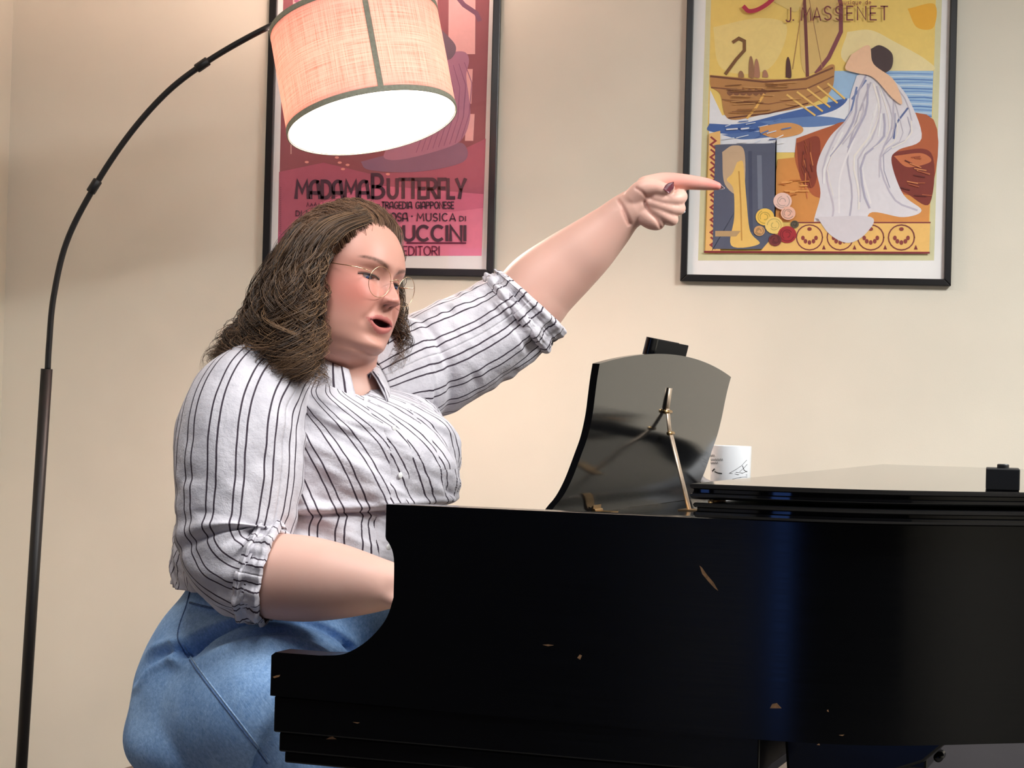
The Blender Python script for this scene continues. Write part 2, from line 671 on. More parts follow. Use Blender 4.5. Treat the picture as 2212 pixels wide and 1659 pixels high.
def make_print_mat():
    t = mat_attr('printed_paper', 0.55, 0.3)
    a = [n for n in t.t.nodes if n.type == 'ATTRIBUTE'][0]
    f = t.noise(34, 6, 0.7, dist=1.2)
    mx = t.n('ShaderNodeMix', data_type='RGBA', blend_type='MULTIPLY')
    mx.inputs['Factor'].default_value = 1.0
    t.l(a.outputs['Color'], mx.inputs['A'])
    t.l(t.ramp(f, [(0.3, (0.93, 0.92, 0.92, 1)), (0.7, (1.0, 1.0, 1.0, 1))]), mx.inputs['B'])
    t.l(mx.outputs['Result'], t.b.inputs['Base Color'])
    return t.m


M['print'] = make_print_mat()


def framed_poster(name, label, x0, x1, z0, z1, bw):
    cx = (x0 + x1) / 2
    root = empty(name, (cx, YW, z0))
    tag(root, label, 'poster')
    D = 0.022
    mit = 0.0
    # four mitred rails
    for i in range(4):
        o4 = [(x0, z0), (x1, z0), (x1, z1), (x0, z1)]
        i4 = [(x0 + bw, z0 + bw), (x1 - bw, z0 + bw), (x1 - bw, z1 - bw), (x0 + bw, z1 - bw)]
        j = (i + 1) % 4
        poly = [o4[i], o4[j], i4[j], i4[i]]
        o = MB().prism(poly, YW - D, YW - 0.001, 'y').build('rail', M['frame'], root, world=True, smooth=False)
        bevel(o, 0.002, 2)
    MB().box((x0 + bw - 0.004, YW - 0.006, z0 + bw - 0.004), (x1 - bw + 0.004, YW - 0.003, z1 - bw + 0.004)).build('mat_board', M['matwhite'], root, world=True, smooth=False)
    # glass: single sheet in front of the print
    y = YW - 0.0165
    mk('glass_pane', [(x0 + bw - 0.003, y, z0 + bw - 0.003), (x1 - bw + 0.003, y, z0 + bw - 0.003), (x1 - bw + 0.003, y, z1 - bw + 0.003), (x0 + bw - 0.003, y, z1 - bw + 0.003)], [(0, 1, 2, 3)], M['glass'], root, True, smooth=False)
    return root


# poster with the pink-violet ground
p1 = framed_poster('framed_poster', 'black-framed violet and pink opera poster behind the lampshade', -1.166, -0.574, 1.431, 2.30, 0.019)
P = Print(0.0062)
DK = (84, 56, 68)
P.poly([(613, -300), (1058, -300), (1058, 0), (1041, 553), (601, 553), (607, 300), (613, 0)], (146, 86, 92))
P.poly([(604, 372), (700, 352), (800, 376), (900, 372), (1050, 300), (1041, 553), (601, 553)], (170, 92, 110))
P.poly([(690, 440), (800, 400), (900, 408), (1045, 420), (1041, 553), (720, 553)], (208, 112, 138))
P.poly([(880, 470), (1044, 450), (1041, 553), (800, 553)], (224, 128, 154))
P.poly([(602, 500), (720, 530), (740, 553), (601, 553)], (180, 92, 120))
# window-like lattice of pale panels
for (a, b, c, d) in ((636, -290, 780, 130), (800, -290, 948, 150), (972, -290, 1030, 118), (1000, 150, 1022, 225), (1008, 247, 1026, 305), (636, 150, 760, 250)):
    P.poly([(a, b), (c, b), (c - 3, d), (a - 3, d)], (244, 184, 182))
P.line([(640, 2), (662, 18), (690, 10), (700, -5)], (178, 104, 130), 8)
P.line([(985, -10), (1003, 12), (1030, 30), (1036, 44)], (122, 84, 104), 10)
# mauve rounded mass, generic drapery
P.smooth([(780, 350), (860, 330), (940, 320), (1000, 310), (1002, 350), (900, 372), (800, 368)], (140, 104, 126))
P.smooth([(955, 118), (1000, 112), (1014, 130), (1008, 165), (1014, 215), (1016, 255), (1000, 300), (960, 322), (870, 345), (830, 340), (850, 300), (880, 240), (930, 180)], (172, 120, 142))
for k in range(9):
    x = 900 + k * 12
    P.line([(x, 330 - k * 3), (x + 18, 280 - k * 4), (x + 16 + k, 220 - k * 5), (x + 8, 160 - k * 3)], (146, 94, 122), 1.6)
P.smooth([(950, 60), (985, 100), (975, 128), (955, 122)], (122, 100, 112))
for (x, y) in ((664, 351), (735, 352), (742, 366), (752, 357), (839, 377), (729, 341)):
    P.disc(x, y, 4.5, 2.6, (222, 150, 140))
P.line([(630, 333), (630, 300), (700, 300)], (214, 170, 160), 2)
pr = P.build('print', M['print'], p1)
P = Print(P.off + 0.0002)
P.quads(text_px('MADAMA', 641, 798, 392, 428, 7.5, 0.16), DK)
P.quads(text_px('B', 806, 830, 378, 428, 7.5), DK)
P.quads(text_px('UTTERFLY', 840, 1006, 388, 428, 7.5, 0.17), DK)
P.quads(text_px('TRAGEDIA GIAPPONESE', 826, 981, 437, 451, 2.6, 0.2), DK)
P.line([(807, 443), (821, 443)], DK, 2.2)
for k in range(17):      # the small line that cannot be read: worn letter marks
    x = 664 + k * 8.2
    P.line([(x, 447 - (k % 3)), (x + 2.2, 438 + (k % 2) * 2), (x + 5.0, 446)], DK, 1.3)
P.quads(text_px('DI', 641, 653, 456, 467, 1.8, 0.3), DK)
P.line([(664, 455), (664, 472)], DK, 2.4)
P.quads(text_px('GIACOSA', 800, 882, 461, 478, 3.0, 0.2), DK)
P.disc(891, 468, 2, 2, DK, 10)
P.quads(text_px('MUSICa', 902, 985, 462, 478, 2.6, 0.28), DK)
P.quads(text_px('DI', 994, 1007, 468, 478, 2.0, 0.3), DK)
P.quads(text_px('PUCCINI', 846, 1006, 489, 520, 6.5, 0.2), DK)
P.line([(880, 525.5), (1007, 525.5)], (104, 36, 62), 3)
P.quads(text_px('EDITORI', 872, 950, 533, 552, 2.6, 0.2), (112, 40, 66))
for k in range(26):      # tiny printer's line up the left margin
    P.line([(606, 405 + k * 4), (609, 406.5 + k * 4)], DK, 0.8)
tag(P.build('lettering', M['print'], p1), kind='stuff')

# poster with the golden sky
p2 = framed_poster('framed_poster', 'black-framed poster with golden sky, sea and pale drapery above the music desk', -0.108, 0.553, 1.43, 2.40, 0.017)
P = Print(0.0062)
P.poly([(1540, -300), (2049, -300), (2034, 0), (2017, 563), (1508, 563), (1525, 0)], (204, 200, 160))
P.poly([(1551, -300), (2036, -300), (2021, 0), (2006, 548), (1522, 548), (1536, 0)], (255, 222, 124))
P.smooth([(1830, 70), (1880, 66), (1930, 90), (2000, 130), (2012, 154), (1900, 160), (1820, 130)], (254, 236, 176))
P.smooth([(1540, 60), (1640, 40), (1700, 60), (1660, 150), (1560, 150)], (255, 230, 150))
P.smooth([(1960, 20), (2018, 10), (2016, 60), (1980, 60)], (236, 178, 60))
# sea
P.poly([(1799, 154), (2016, 154), (2012, 262), (1780, 262)], (150, 182, 212))
for k in range(15):
    y = 160 + k * 6.5
    x = 1880 + (k * 37) % 60
    P.line([(x, y), (x + 60, y - 1), (2014 - k * 0.2, y + 1)], ((110, 146, 196), (190, 206, 220), (84, 120, 176))[k % 3], 2.6)
P.poly([(1534, 195), (1560, 250), (1800, 225), (1900, 190), (1880, 300), (1760, 330), (1530, 330)], (226, 228, 232))
for (pts, c) in (([(1532, 268), (1600, 268), (1700, 244), (1790, 222), (1830, 214), (1800, 240), (1700, 268), (1600, 290), (1532, 284)], (70, 100, 160)),
                 ([(1640, 264), (1760, 252), (1830, 262), (1760, 275), (1680, 272)], (96, 126, 176)),
                 ([(1558, 292), (1640, 285), (1700, 290), (1610, 302)], (84, 112, 164)),
                 ([(1790, 226), (1812, 216), (1824, 224), (1806, 232)], (66, 92, 150))):
    P.smooth(pts, c)
# generic sailing boat
P.smooth([(1730, -60), (1790, -40), (1818, 30), (1812, 90), (1780, 140), (1740, 160), (1728, 100)], (206, 176, 112))
P.smooth([(1560, -60), (1730, -80), (1726, 20), (1680, 10)], (214, 190, 120))
P.line([(1795, -70), (1816, 10), (1816, 70), (1790, 125), (1764, 158)], (126, 70, 76), 9)
P.line([(1732, -120), (1740, 60), (1744, 165)], (112, 62, 60), 7)
P.line([(1738, -20), (1712, 150)], (160, 120, 80), 1.6)
P.line([(1744, -20), (1776, 150)], (160, 120, 80), 1.6)
P.smooth([(1534, 163), (1650, 172), (1740, 168), (1796, 140), (1802, 160), (1792, 200), (1740, 230), (1650, 248), (1574, 258), (1556, 205), (1536, 188)], (176, 128, 78))
P.line([(1535, 166), (1650, 178), (1740, 172), (1798, 148)], (112, 70, 50), 4)
P.line([(1537, 190), (1650, 200), (1744, 192), (1800, 166)], (124, 80, 56), 3)
P.line([(1560, 216), (1660, 226), (1740, 212), (1792, 188)], (140, 92, 60), 2.5)
P.line([(1574, 256), (1660, 246), (1745, 224)], (96, 56, 44), 3)
for k in range(6):
    P.smooth([(1576 + k * 14, 192), (1586 + k * 14, 198), (1578 + k * 14, 208), (1570 + k * 14, 202)], (132, 88, 62))
P.line([(1568, 160), (1590, 130), (1608, 110), (1608, 90), (1596, 84), (1584, 92)], (120, 84, 52), 7)
for k in range(5):
    P.line([(1700 + k * 22, 206 - k * 6), (1760 + k * 16, 250 - k * 9)], (232, 192, 110), 4)
P.line([(1650, 205), (1634, 232), (1614, 256)], (226, 178, 96), 5)
for k, (x, h) in enumerate(((1622, 46), (1634, 40), (1702, 44), (1600, 14), (1652, 16))):
    P.smooth([(x - 5, 168), (x - 4, 168 - h * 0.7), (x, 168 - h), (x + 5, 168 - h * 0.7), (x + 7, 168)], ((150, 110, 80), (168, 120, 96), (84, 54, 50))[k % 3])
# shore and rocks
P.poly([(1680, 345), (1820, 330), (2013, 330), (2006, 480), (1660, 480)], (206, 140, 74))
P.smooth([(1640, 275), (1700, 266), (1732, 275), (1728, 290), (1680, 299), (1645, 290)], (206, 148, 90))
P.smooth([(1720, 300), (1790, 275), (1840, 262), (2012, 255), (2008, 420), (1940, 420), (1780, 430), (1740, 400), (1718, 350)], (172, 92, 56))
P.smooth([(1720, 310), (1770, 300), (1760, 400), (1730, 390)], (136, 62, 44))
P.smooth([(1920, 330), (2010, 330), (2008, 440), (1960, 420), (1920, 390)], (122, 52, 42))
P.smooth([(1930, 338), (1990, 332), (2010, 350), (1960, 362)], (190, 110, 70))
# pale drapery draped down over the rock
P.smooth([(1850, 165), (1885, 150), (1930, 175), (1965, 220), (1990, 300), (1940, 325), (1925, 350), (1950, 420), (1990, 455), (1950, 470), (1880, 460), (1868, 505), (1830, 526), (1790, 505), (1758, 485), (1772, 420), (1764, 360), (1790, 300), (1830, 255), (1836, 210)], (214, 210, 214))
for (pts, c) in (([(1880, 180), (1850, 260), (1830, 340), (1840, 420), (1830, 500)], (176, 170, 182)),
                 ([(1905, 190), (1880, 280), (1862, 360), (1880, 440)], (236, 232, 232)),
                 ([(1930, 210), (1925, 280), (1900, 350), (1930, 430), (1980, 455)], (184, 178, 190)),
                 ([(1850, 190), (1838, 240), (1826, 260)], (108, 124, 168)),
                 ([(1870, 175), (1840, 215)], (112, 126, 166)),
                 ([(1800, 320), (1785, 380), (1800, 450), (1790, 490)], (190, 182, 192)),
                 ([(1960, 235), (1935, 270), (1930, 300)], (92, 104, 148)),
                 ([(1845, 300), (1815, 380), (1812, 460)], (232, 228, 230))):
    P.line([tuple(q) for q in catmull(np.array(pts, float), 14)], c, 4)
rs = random.Random(5)
DL = np.array([(1868, 160), (1846, 200), (1836, 250), (1800, 300), (1770, 360), (1775, 420), (1764, 480)], float)
DR = np.array([(1900, 160), (1945, 195), (1972, 245), (1985, 298), (1935, 330), (1945, 410), (1975, 452)], float)
for k in range(26):
    f = (k + 0.5) / 26
    t0, t1 = sorted((rs.uniform(0, 0.5), rs.uniform(0.45, 1.0)))
    cl, cr = catmull(DL, 40), catmull(DR, 40)
    i0, i1 = int(t0 * 39), max(int(t1 * 39), int(t0 * 39) + 6)
    pts = [tuple(cl[i] + (cr[i] - cl[i]) * (f + 0.03 * math.sin(i * 0.3 + k))) for i in range(i0, min(i1, 39), 3)]
    if len(pts) > 2:
        P.line(pts, ((190, 184, 194), (238, 236, 236), (170, 166, 184), (226, 220, 214))[k % 4], rs.uniform(1.5, 4.5))
for k in range(16):
    x, y = rs.uniform(1728, 1752), rs.uniform(300, 390)
    P.line([(x, y), (x + rs.uniform(-2, 6), y + rs.uniform(12, 40))], ((150, 74, 48), (196, 118, 74), (112, 50, 40))[k % 3], 2.5)
for k in range(16):
    x, y = rs.uniform(1935, 1992), rs.uniform(340, 425)
    P.line([(x, y), (x + rs.uniform(10, 26), y + rs.uniform(-6, 10))], ((160, 84, 56), (96, 40, 36), (200, 126, 80))[k % 3], 2.5)
for k in range(26):
    x, y = rs.uniform(1540, 1690), rs.uniform(262, 326)
    P.line([(x, y), (x + rs.uniform(10, 26), y - rs.uniform(1, 7))], ((240, 240, 242), (92, 122, 176), (198, 208, 222), (60, 88, 150))[k % 4], rs.uniform(1.2, 3.2))
for k in range(24):
    x, y = rs.uniform(1560, 1700), rs.uniform(180, 246)
    P.line([(x, y), (x + rs.uniform(20, 60), y + rs.uniform(-3, 3))], ((150, 104, 62), (198, 152, 98), (120, 78, 50))[k % 3], 1.6)
for k in range(18):
    x, y = rs.uniform(1684, 1730), rs.uniform(390, 425)
    P.line([(x, y), (x + rs.uniform(10, 24), y + rs.uniform(-4, 4))], ((220, 160, 92), (188, 118, 60))[k % 2], 2.5)
for k in range(14):
    x, y = rs.uniform(1556, 1660), rs.uniform(330, 500)
    if not 1575 < x < 1625:
        P.line([(x, y), (x + rs.uniform(-3, 3), y + rs.uniform(14, 40))], ((104, 110, 128), (70, 74, 92), (126, 130, 142))[k % 3], 2.2)
P.smooth([(1880, 108), (1900, 100), (1926, 118), (1924, 150), (1900, 160), (1884, 140)], (72, 56, 56))     # dark rounded shape above the drapery
P.smooth([(1838, 120), (1876, 100), (1886, 140), (1930, 175), (1948, 225), (1928, 215), (1886, 170), (1850, 160), (1825, 150)], (236, 194, 160))
# blue-grey arched panel
P.poly([(1532, 290), (1556, 284), (1556, 545), (1524, 545)], (222, 178, 110))
for k in range(9):
    y = 298 + k * 27
    P.line([(1536, y), (1546, y + 8), (1535, y + 16), (1545, y + 24)], (138, 56, 60), 4)
P.smooth([(1545, 320), (1552, 314), (1666, 312), (1674, 320), (1672, 530), (1662, 538), (1548, 538), (1540, 526)], (86, 90, 108), n=3)
P.smooth([(1560, 330), (1584, 316), (1608, 330), (1604, 420), (1566, 400)], (190, 164, 134))
P.line([(1640, 340), (1642, 450)], (112, 118, 134), 10)
P.line([(1620, 330), (1622, 500)], (72, 76, 96), 8)
P.smooth([(1592, 352), (1604, 350), (1608, 380), (1612, 430), (1620, 500), (1640, 528), (1580, 532), (1586, 470), (1584, 410), (1570, 390), (1582, 376)], (222, 184, 104))
P.line([(1596, 372), (1600, 440), (1602, 520)], (188, 140, 70), 3)
P.poly([(1545, 500), (1600, 500), (1590, 512), (1545, 512)], (176, 148, 108))
# ornament band with plain circles
P.poly([(1712, 480), (2008, 480), (2006, 546), (1640, 546), (1680, 500)], (228, 184, 108))
P.line([(1712, 482), (2008, 482)], (120, 44, 50), 3)
P.line([(1522, 545), (2006, 547)], (124, 40, 50), 4)
for k in range(4):
    x = 1748 + k * 66
    P.line(arc(x, 514, 28, 27, 0, 360, 20), (120, 56, 56), 2.6)
    for a in (200, 235, 270, 305, 340):
        P.disc(x + 15 * math.cos(math.radians(a)), 510 - 15 * math.sin(math.radians(a)), 4, 5, (136, 62, 58), 10)
    P.disc(x, 496, 5, 4, (136, 62, 58), 10)
    P.poly([(x + 27, 540), (x + 35, 540), (x + 31, 530)], (120, 50, 52))
P.smooth([(1764, 470), (1880, 470), (1870, 505), (1832, 526), (1792, 508)], (206, 200, 204))
# flowers
for (x, y, r, c) in ((1690, 436, 20, (236, 200, 188)), (1702, 462, 16, (226, 180, 160)), (1652, 470, 20, (236, 196, 92)), (1672, 488, 20, (240, 208, 120)), (1700, 508, 20, (156, 44, 50)), (1640, 500, 12, (196, 150, 100)), (1674, 520, 14, (112, 50, 50)), (1716, 486, 9, (88, 80, 66))):
    P.disc(x, y, r, r * 0.92, c)
    for k in range(3):
        a0 = (x * 7 + k * 110) % 360
        P.line(arc(x, y, r * (0.75 - 0.22 * k), r * (0.7 - 0.2 * k), a0, a0 + 200, 10), tuple(max(0, int(v * 0.78)) for v in c), 2)
P.build('print', M['print'], p2)
P = Print(P.off + 0.0002)
P.quads(text_px('J. Ma', 1698, 1772, 20, 47, 3.0, 0.2), (116, 60, 62))
P.quads(text_px('SSENET', 1780, 1916, 17, 46, 3.0, 0.34), (116, 60, 62))
P.quads(text_px('musique de', 1812, 1880, 3, 12, 1.4, 0.3), (150, 90, 70))
for q in (catmull(np.array([(1607, 18), (1618, 27), (1640, 22), (1668, 2), (1700, -40)], float), 24),):
    P.line([tuple(v) for v in q], (168, 52, 72), 9)
tag(P.build('lettering', M['print'], p2), kind='stuff')

# ------------------------------------------------------------------ low grey cabinet, a guess added to fill the dark area beneath the piano
cab = empty('filler_cabinet', (1.55, YW - 0.02, 0))
tag(cab, 'plain dark grey low cabinet added to fill the dark area beneath the piano', 'cabinet')
M['greycab'] = mat_simple('dark_grey_laminate', srgb(70, 67, 70), 0.6, nscale=12, namp=0.04)
MB().box((0.35, YW - 0.42, 0.0), (2.75, YW - 0.02, 0.60)).build('body', M['greycab'], cab, world=True, smooth=False)
MB().box((0.33, YW - 0.45, 0.60), (2.77, YW - 0.02, 0.625)).build('top', M['greycab'], cab, world=True, smooth=False)
for k in range(2):
    bevel(MB().box((0.37 + k * 1.19, YW - 0.438, 0.05), (1.55 + k * 1.19, YW - 0.42, 0.59)).build('door', M['greycab'], cab, world=True, smooth=False), 0.002)
# ------------------------------------------------------------------ arc floor lamp
LD = 4.35
shade_c = at(784, 156, LD)              # centre of the drum
RADS, HGT = 0.186, 0.240
ax_img = (np.array([43.0, 225.0]) / 229.0)
axd = (RT * ax_img[0] - UP * ax_img[1]) * math.cos(math.radians(12)) - FW * math.sin(math.radians(12))   # points down the drum
axd /= np.linalg.norm(axd)
e1 = np.cross(axd, FW)
e1 /= np.linalg.norm(e1)
e2 = np.cross(axd, e1)
base_pt = at(30, 1900, LD + 0.02)
base_pt[2] = 0.0
lamp = empty('arc_floor_lamp', base_pt)
tag(lamp, 'black arc floor lamp with lit tilted linen drum shade', 'floor lamp')


def ring(r0, r1, h0, h1, n=96, seam=None):
    """hollow cylinder wall between radii r0<r1 from h0 to h1 along the drum axis"""
    th = np.linspace(0, 2 * math.pi, n, endpoint=False)
    V, UV = [], []
    nh = 10
    prof = [(r1, h0 + (h1 - h0) * i / nh) for i in range(nh + 1)] + [(r0, h1 - (h1 - h0) * i / nh) for i in range(nh + 1)]
    for r, h in prof:
        for t in th:
            V.append(shade_c + axd * h + r * (math.cos(t) * e1 + math.sin(t) * e2))
            UV.append((t * 0.186, h))
    F = grid_faces(len(prof), n)
    k = (len(prof) - 1) * n
    for j in range(n):
        F.append((k + j, k + (j + 1) % n, (j + 1) % n, j))
    return V, F, UV


def make_linen():
    t = NT('linen_shade')
    uvn = t.n('ShaderNodeUVMap')
    tot = None
    for sx, sy in ((9, 420), (420, 9)):
        mp = t.n('ShaderNodeMapping')
        mp.inputs['Scale'].default_value = (sx, sy, 1)
        t.l(uvn.outputs[0], mp.inputs['Vector'])
        nz = t.noise(1.0, 3, 0.6, vec=mp.outputs['Vector'])
        tot = nz if tot is None else t.math('ADD', tot, nz)
    tot = t.math('MULTIPLY', tot, 0.5)
    c = t.ramp(tot, [(0.36, srgb(228, 176, 158)), (0.5, srgb(248, 212, 202)), (0.62, srgb(252, 224, 214))])
    df = t.n('ShaderNodeBsdfDiffuse')
    tl = t.n('ShaderNodeBsdfTranslucent')
    t.l(c, df.inputs[0])
    t.l(c, tl.inputs[0])
    mx = t.n('ShaderNodeMixShader')
    mx.inputs[0].default_value = 0.33
    t.l(df.outputs[0], mx.inputs[1])
    t.l(tl.outputs[0], mx.inputs[2])
    t.l(mx.outputs[0], t.out.inputs['Surface'])
    return t.m


M['linen'] = make_linen()
M['trimband'] = mat_simple('grey_green_binding', srgb(150, 152, 136), 0.85, nscale=160, namp=0.12)
M['lining'] = mat_simple('white_lining', srgb(240, 236, 230), 0.8)
t = NT('shade_lining')
df = t.n('ShaderNodeBsdfDiffuse')
tl = t.n('ShaderNodeBsdfTranslucent')
for q in (df, tl):
    q.inputs[0].default_value = srgb(254, 250, 248)
mx = t.n('ShaderNodeMixShader')
mx.inputs[0].default_value = 0.45
t.l(df.outputs[0], mx.inputs[1])
t.l(tl.outputs[0], mx.inputs[2])
t.l(mx.outputs[0], t.out.inputs['Surface'])
M['liningtl'] = t.m
V, F, UV = ring(RADS - 0.0006, RADS, -HGT / 2, HGT / 2)
sh = mk('lamp_shade', V, F, M['linen'], lamp, uv=UV)
for h0, h1 in ((-HGT / 2 - 0.001, -HGT / 2 + 0.011), (HGT / 2 - 0.011, HGT / 2 + 0.001)):
    V, F, UV = ring(RADS - 0.0015, RADS + 0.0012, h0, h1)
    mk('shade_trim', V, F, M['trimband'], sh)
# inside white hem ring at the bottom
V, F, UV = ring(RADS - 0.0035, RADS - 0.0016, HGT / 2 - 0.013, HGT / 2 - 0.001)
mk('inner_hem', V, F, M['lining'], sh)
V, F, UV = ring(RADS - 0.0016, RADS - 0.0010, -HGT / 2 + 0.002, HGT / 2 - 0.002)
mk('lining', V, F, M['liningtl'], sh)
# vertical seam strip facing the viewer
seam_dir = at(812, 110, LD) - at(784, 156, LD)
tc_ = None
best = None
for t in np.linspace(0, 2 * math.pi, 720):
    p = shade_c - axd * 0.0 + RADS * (math.cos(t) * e1 + math.sin(t) * e2)
    if (p - shade_c) @ FW > 0:
        continue
    q = proj(p)
    if best is None or abs(q[0] - 803) < best[0]:
        best = (abs(q[0] - 803), t)
ts = best[1]
V, F = [], []
for i, t in enumerate(np.linspace(ts - 0.033, ts + 0.033, 7)):
    for r in (RADS + 0.0004, RADS + 0.0014):
        for h in (-HGT / 2 + 0.009, HGT / 2 - 0.009):
            V.append(shade_c + axd * h + r * (math.cos(t) * e1 + math.sin(t) * e2))
for i in range(6):
    a, b = 4 * i, 4 * i + 4
    F += [(a + 2, a + 3, b + 3, b + 2), (a, b, b + 1, a + 1), (a, a + 2, b + 2, b), (a + 1, b + 1, b + 3, a + 3)]
mk('seam_strip', V, F, M['trimband'], sh, smooth=False)
# spider, socket, bulb
mb = MB()
top = shade_c - axd * (HGT / 2 - 0.02)
for k in range(3):
    a = k * 2.094 + 0.4
    mb.tube([top, top + (RADS - 0.001) * (math.cos(a) * e1 + math.sin(a) * e2)], 0.002, 6)
mb.tube([top - axd * 0.012, top + axd * 0.06], 0.019, 16)
mb.build('socket', M['blackmetal'], lamp, world=True)
t = NT('lit_bulb')
em = t.n('ShaderNodeEmission')
em.inputs[0].default_value = (1.0, 0.84, 0.72, 1)
em.inputs[1].default_value = 60.0
t.l(em.outputs[0], t.out.inputs['Surface'])
bc = shade_c + axd * 0.005
V, F = ellipsoid(bc, np.array([e1, e2, axd]) * 0.03, 24, 16)
mk('bulb', V, F, t.m, lamp)
ld = bpy.data.lights.new('bulb_light', 'POINT')
ld.energy = 34.0
ld.color = (1.0, 0.75, 0.66)
ld.shadow_soft_size = 0.08
lo = bpy.data.objects.new('bulb_light', ld)
COL.objects.link(lo)
lo.parent = lamp
lo.location = tuple(bc - base_pt)
# arm: thin arc
keys = [(103, 800), (106, 745), (116, 640), (145, 520), (205, 402), (280, 290), (360, 200), (440, 138), (530, 84), (617, 42), (690, 22), (752, 22)]
arm = catmull(np.array([at(x, y, LD + (0.0 if x < 700 else 0.0)) for x, y in keys]), 90)
arm = np.vstack([arm, [top - axd * 0.012]])
MB().tube(arm, 0.0068, 12).build('arm', M['blackmetal'], lamp, world=True)
for (x0, y0, x1, y1) in ((195, 416, 212, 389), (424, 149, 450, 131)):
    a, b = at(x0, y0, LD), at(x1, y1, LD)
    dd = (b - a)
    MB().tube([a, a + dd * 0.06, b - dd * 0.06, b], [0.0088, 0.0105, 0.0105, 0.0088], 14).build('joint_collar', M['blackmetal'], lamp, world=True)
pt = at(101, 797, LD)
pole = [base_pt + np.array([0, 0, 0.02]), pt]
MB().tube(pole, [0.0128, 0.0128], 20).build('pole', M['blackmetal'], lamp, world=True)
V, F = lathe([(0.0, 0.0), (0.14, 0.0), (0.14, 0.018), (0.13, 0.024), (0.03, 0.028), (0.0, 0.03)])
mk('base', V, F, M['blackmetal'], lamp, world=False, smooth=True, sharp=0.6)
# ------------------------------------------------------------------ grand piano (its own axes: x to the tail, y to the bass side)
PA = math.radians(-14)
P0 = np.array([-0.60224, 2.67671, 0.0])
piano = empty('grand_piano', P0, PA)
tag(piano, 'black baby grand piano with its front lid flap folded back', 'piano')
PX = np.array([math.cos(PA), math.sin(PA), 0])
PY = np.array([-math.sin(PA), math.cos(PA), 0])


def pw(x, y, z):
    return P0 + PX * x + PY * y + np.array([0, 0, z])


BW = 1.41
ZR0, ZR1 = 0.696, 0.969


def outline(off=0.0):
    """plan of the case from the near front, round the bent side and the tail, to the far front"""
    keys = [(0.60, 0), (0.66, 0), (0.72, 0.002), (0.78, 0.012), (0.84, 0.036), (0.90, 0.075), (0.97, 0.128), (1.06, 0.188), (1.18, 0.262), (1.32, 0.38), (1.43, 0.56), (1.49, 0.78), (1.50, 1.0), (1.46, 1.2), (1.36, 1.34), (1.2, BW), (1.0, BW), (0.60, BW)]
    Q = catmull(np.array(keys, float), 500)
    kr = np.hanning(61); kr /= kr.sum()
    Qp = np.vstack([np.stack([np.linspace(0.5, 0.6, 30, endpoint=False), np.zeros(30)], 1), Q, np.stack([np.linspace(0.6, 0.5, 31)[1:], np.full(30, BW)], 1)])
    Q = np.stack([np.convolve(Qp[:, k], kr, 'valid') for k in (0, 1)], 1)
    Q = Q[(np.cumsum(np.r_[0, np.hypot(*np.diff(Q, axis=0).T)]) > 0.03)]
    Q = Q[np.r_[np.hypot(*(Q - Q[-1]).T) > 0.03]]
    Q = Q[np.linspace(0, len(Q) - 1, 168).astype(int)]
    Q = np.vstack([[(0.60, 0.0)], Q, [(0.60, BW)]])
    Q[:, 1] = np.clip(Q[:, 1], 0, BW)
    if off:
        T = np.gradient(Q, axis=0)
        T /= np.linalg.norm(T, axis=1)[:, None]
        Nn = np.stack([T[:, 1], -T[:, 0]], 1)
        Q = Q + Nn * off
    return Q


Q = outline()
Qi = outline(-0.045)
n = len(Q)
V = [(x, y, ZR0) for x, y in Q] + [(x, y, ZR1) for x, y in Q] + [(x, y, ZR1) for x, y in Qi] + [(x, y, ZR0) for x, y in Qi]
F = []
for i in range(n - 1):
    for a, b in ((0, 1), (1, 2), (2, 3), (3, 0)):
        F.append((a * n + i, a * n + i + 1, b * n + i + 1, b * n + i))

# arm profile (x, z)
cv = catmull(np.array([(0.179, 0.845), (0.172, 0.822), (0.16, 0.803), (0.14, 0.783), (0.118, 0.769), (0.1, 0.763), (0.072, 0.7605)], float), 22)
cv2 = catmull(np.array([(0.166, 0.922), (0.171, 0.916), (0.176, 0.906), (0.1785, 0.892), (0.179, 0.87)], float), 10)
prof = [(0.60, ZR0), (0.60, ZR1), (0.165, ZR1), (0.165, 0.926)] + [tuple(v) for v in cv2] + [tuple(v) for v in cv] + [(0.006, 0.7605), (0.0, 0.756), (0.0, 0.701)]
cases = MB()
cases.add(V, F)
rim = cases.build('rim', M['case'], piano, sharp=0.5)
for y0, y1 in ((0.0, 0.045), (BW - 0.045, BW)):
    o = MB().prism(prof, y0, y1, 'y').build('arm', M['case'], piano, sharp=0.5)
# layered key bed below the arms
for (x0, z0, z1, x1, ins) in ((0.004, 0.651, 0.7005, 0.68, 0.004), (0.010, 0.624, 0.6505, 0.66, 0.010), (0.015, 0.608, 0.6235, 0.62, 0.018)):
    o = MB().box((x0, ins, z0), (x1, BW - ins, z1)).build('key_bed_board', M['case'], piano, smooth=False)
    bevel(o, 0.0025, 2)
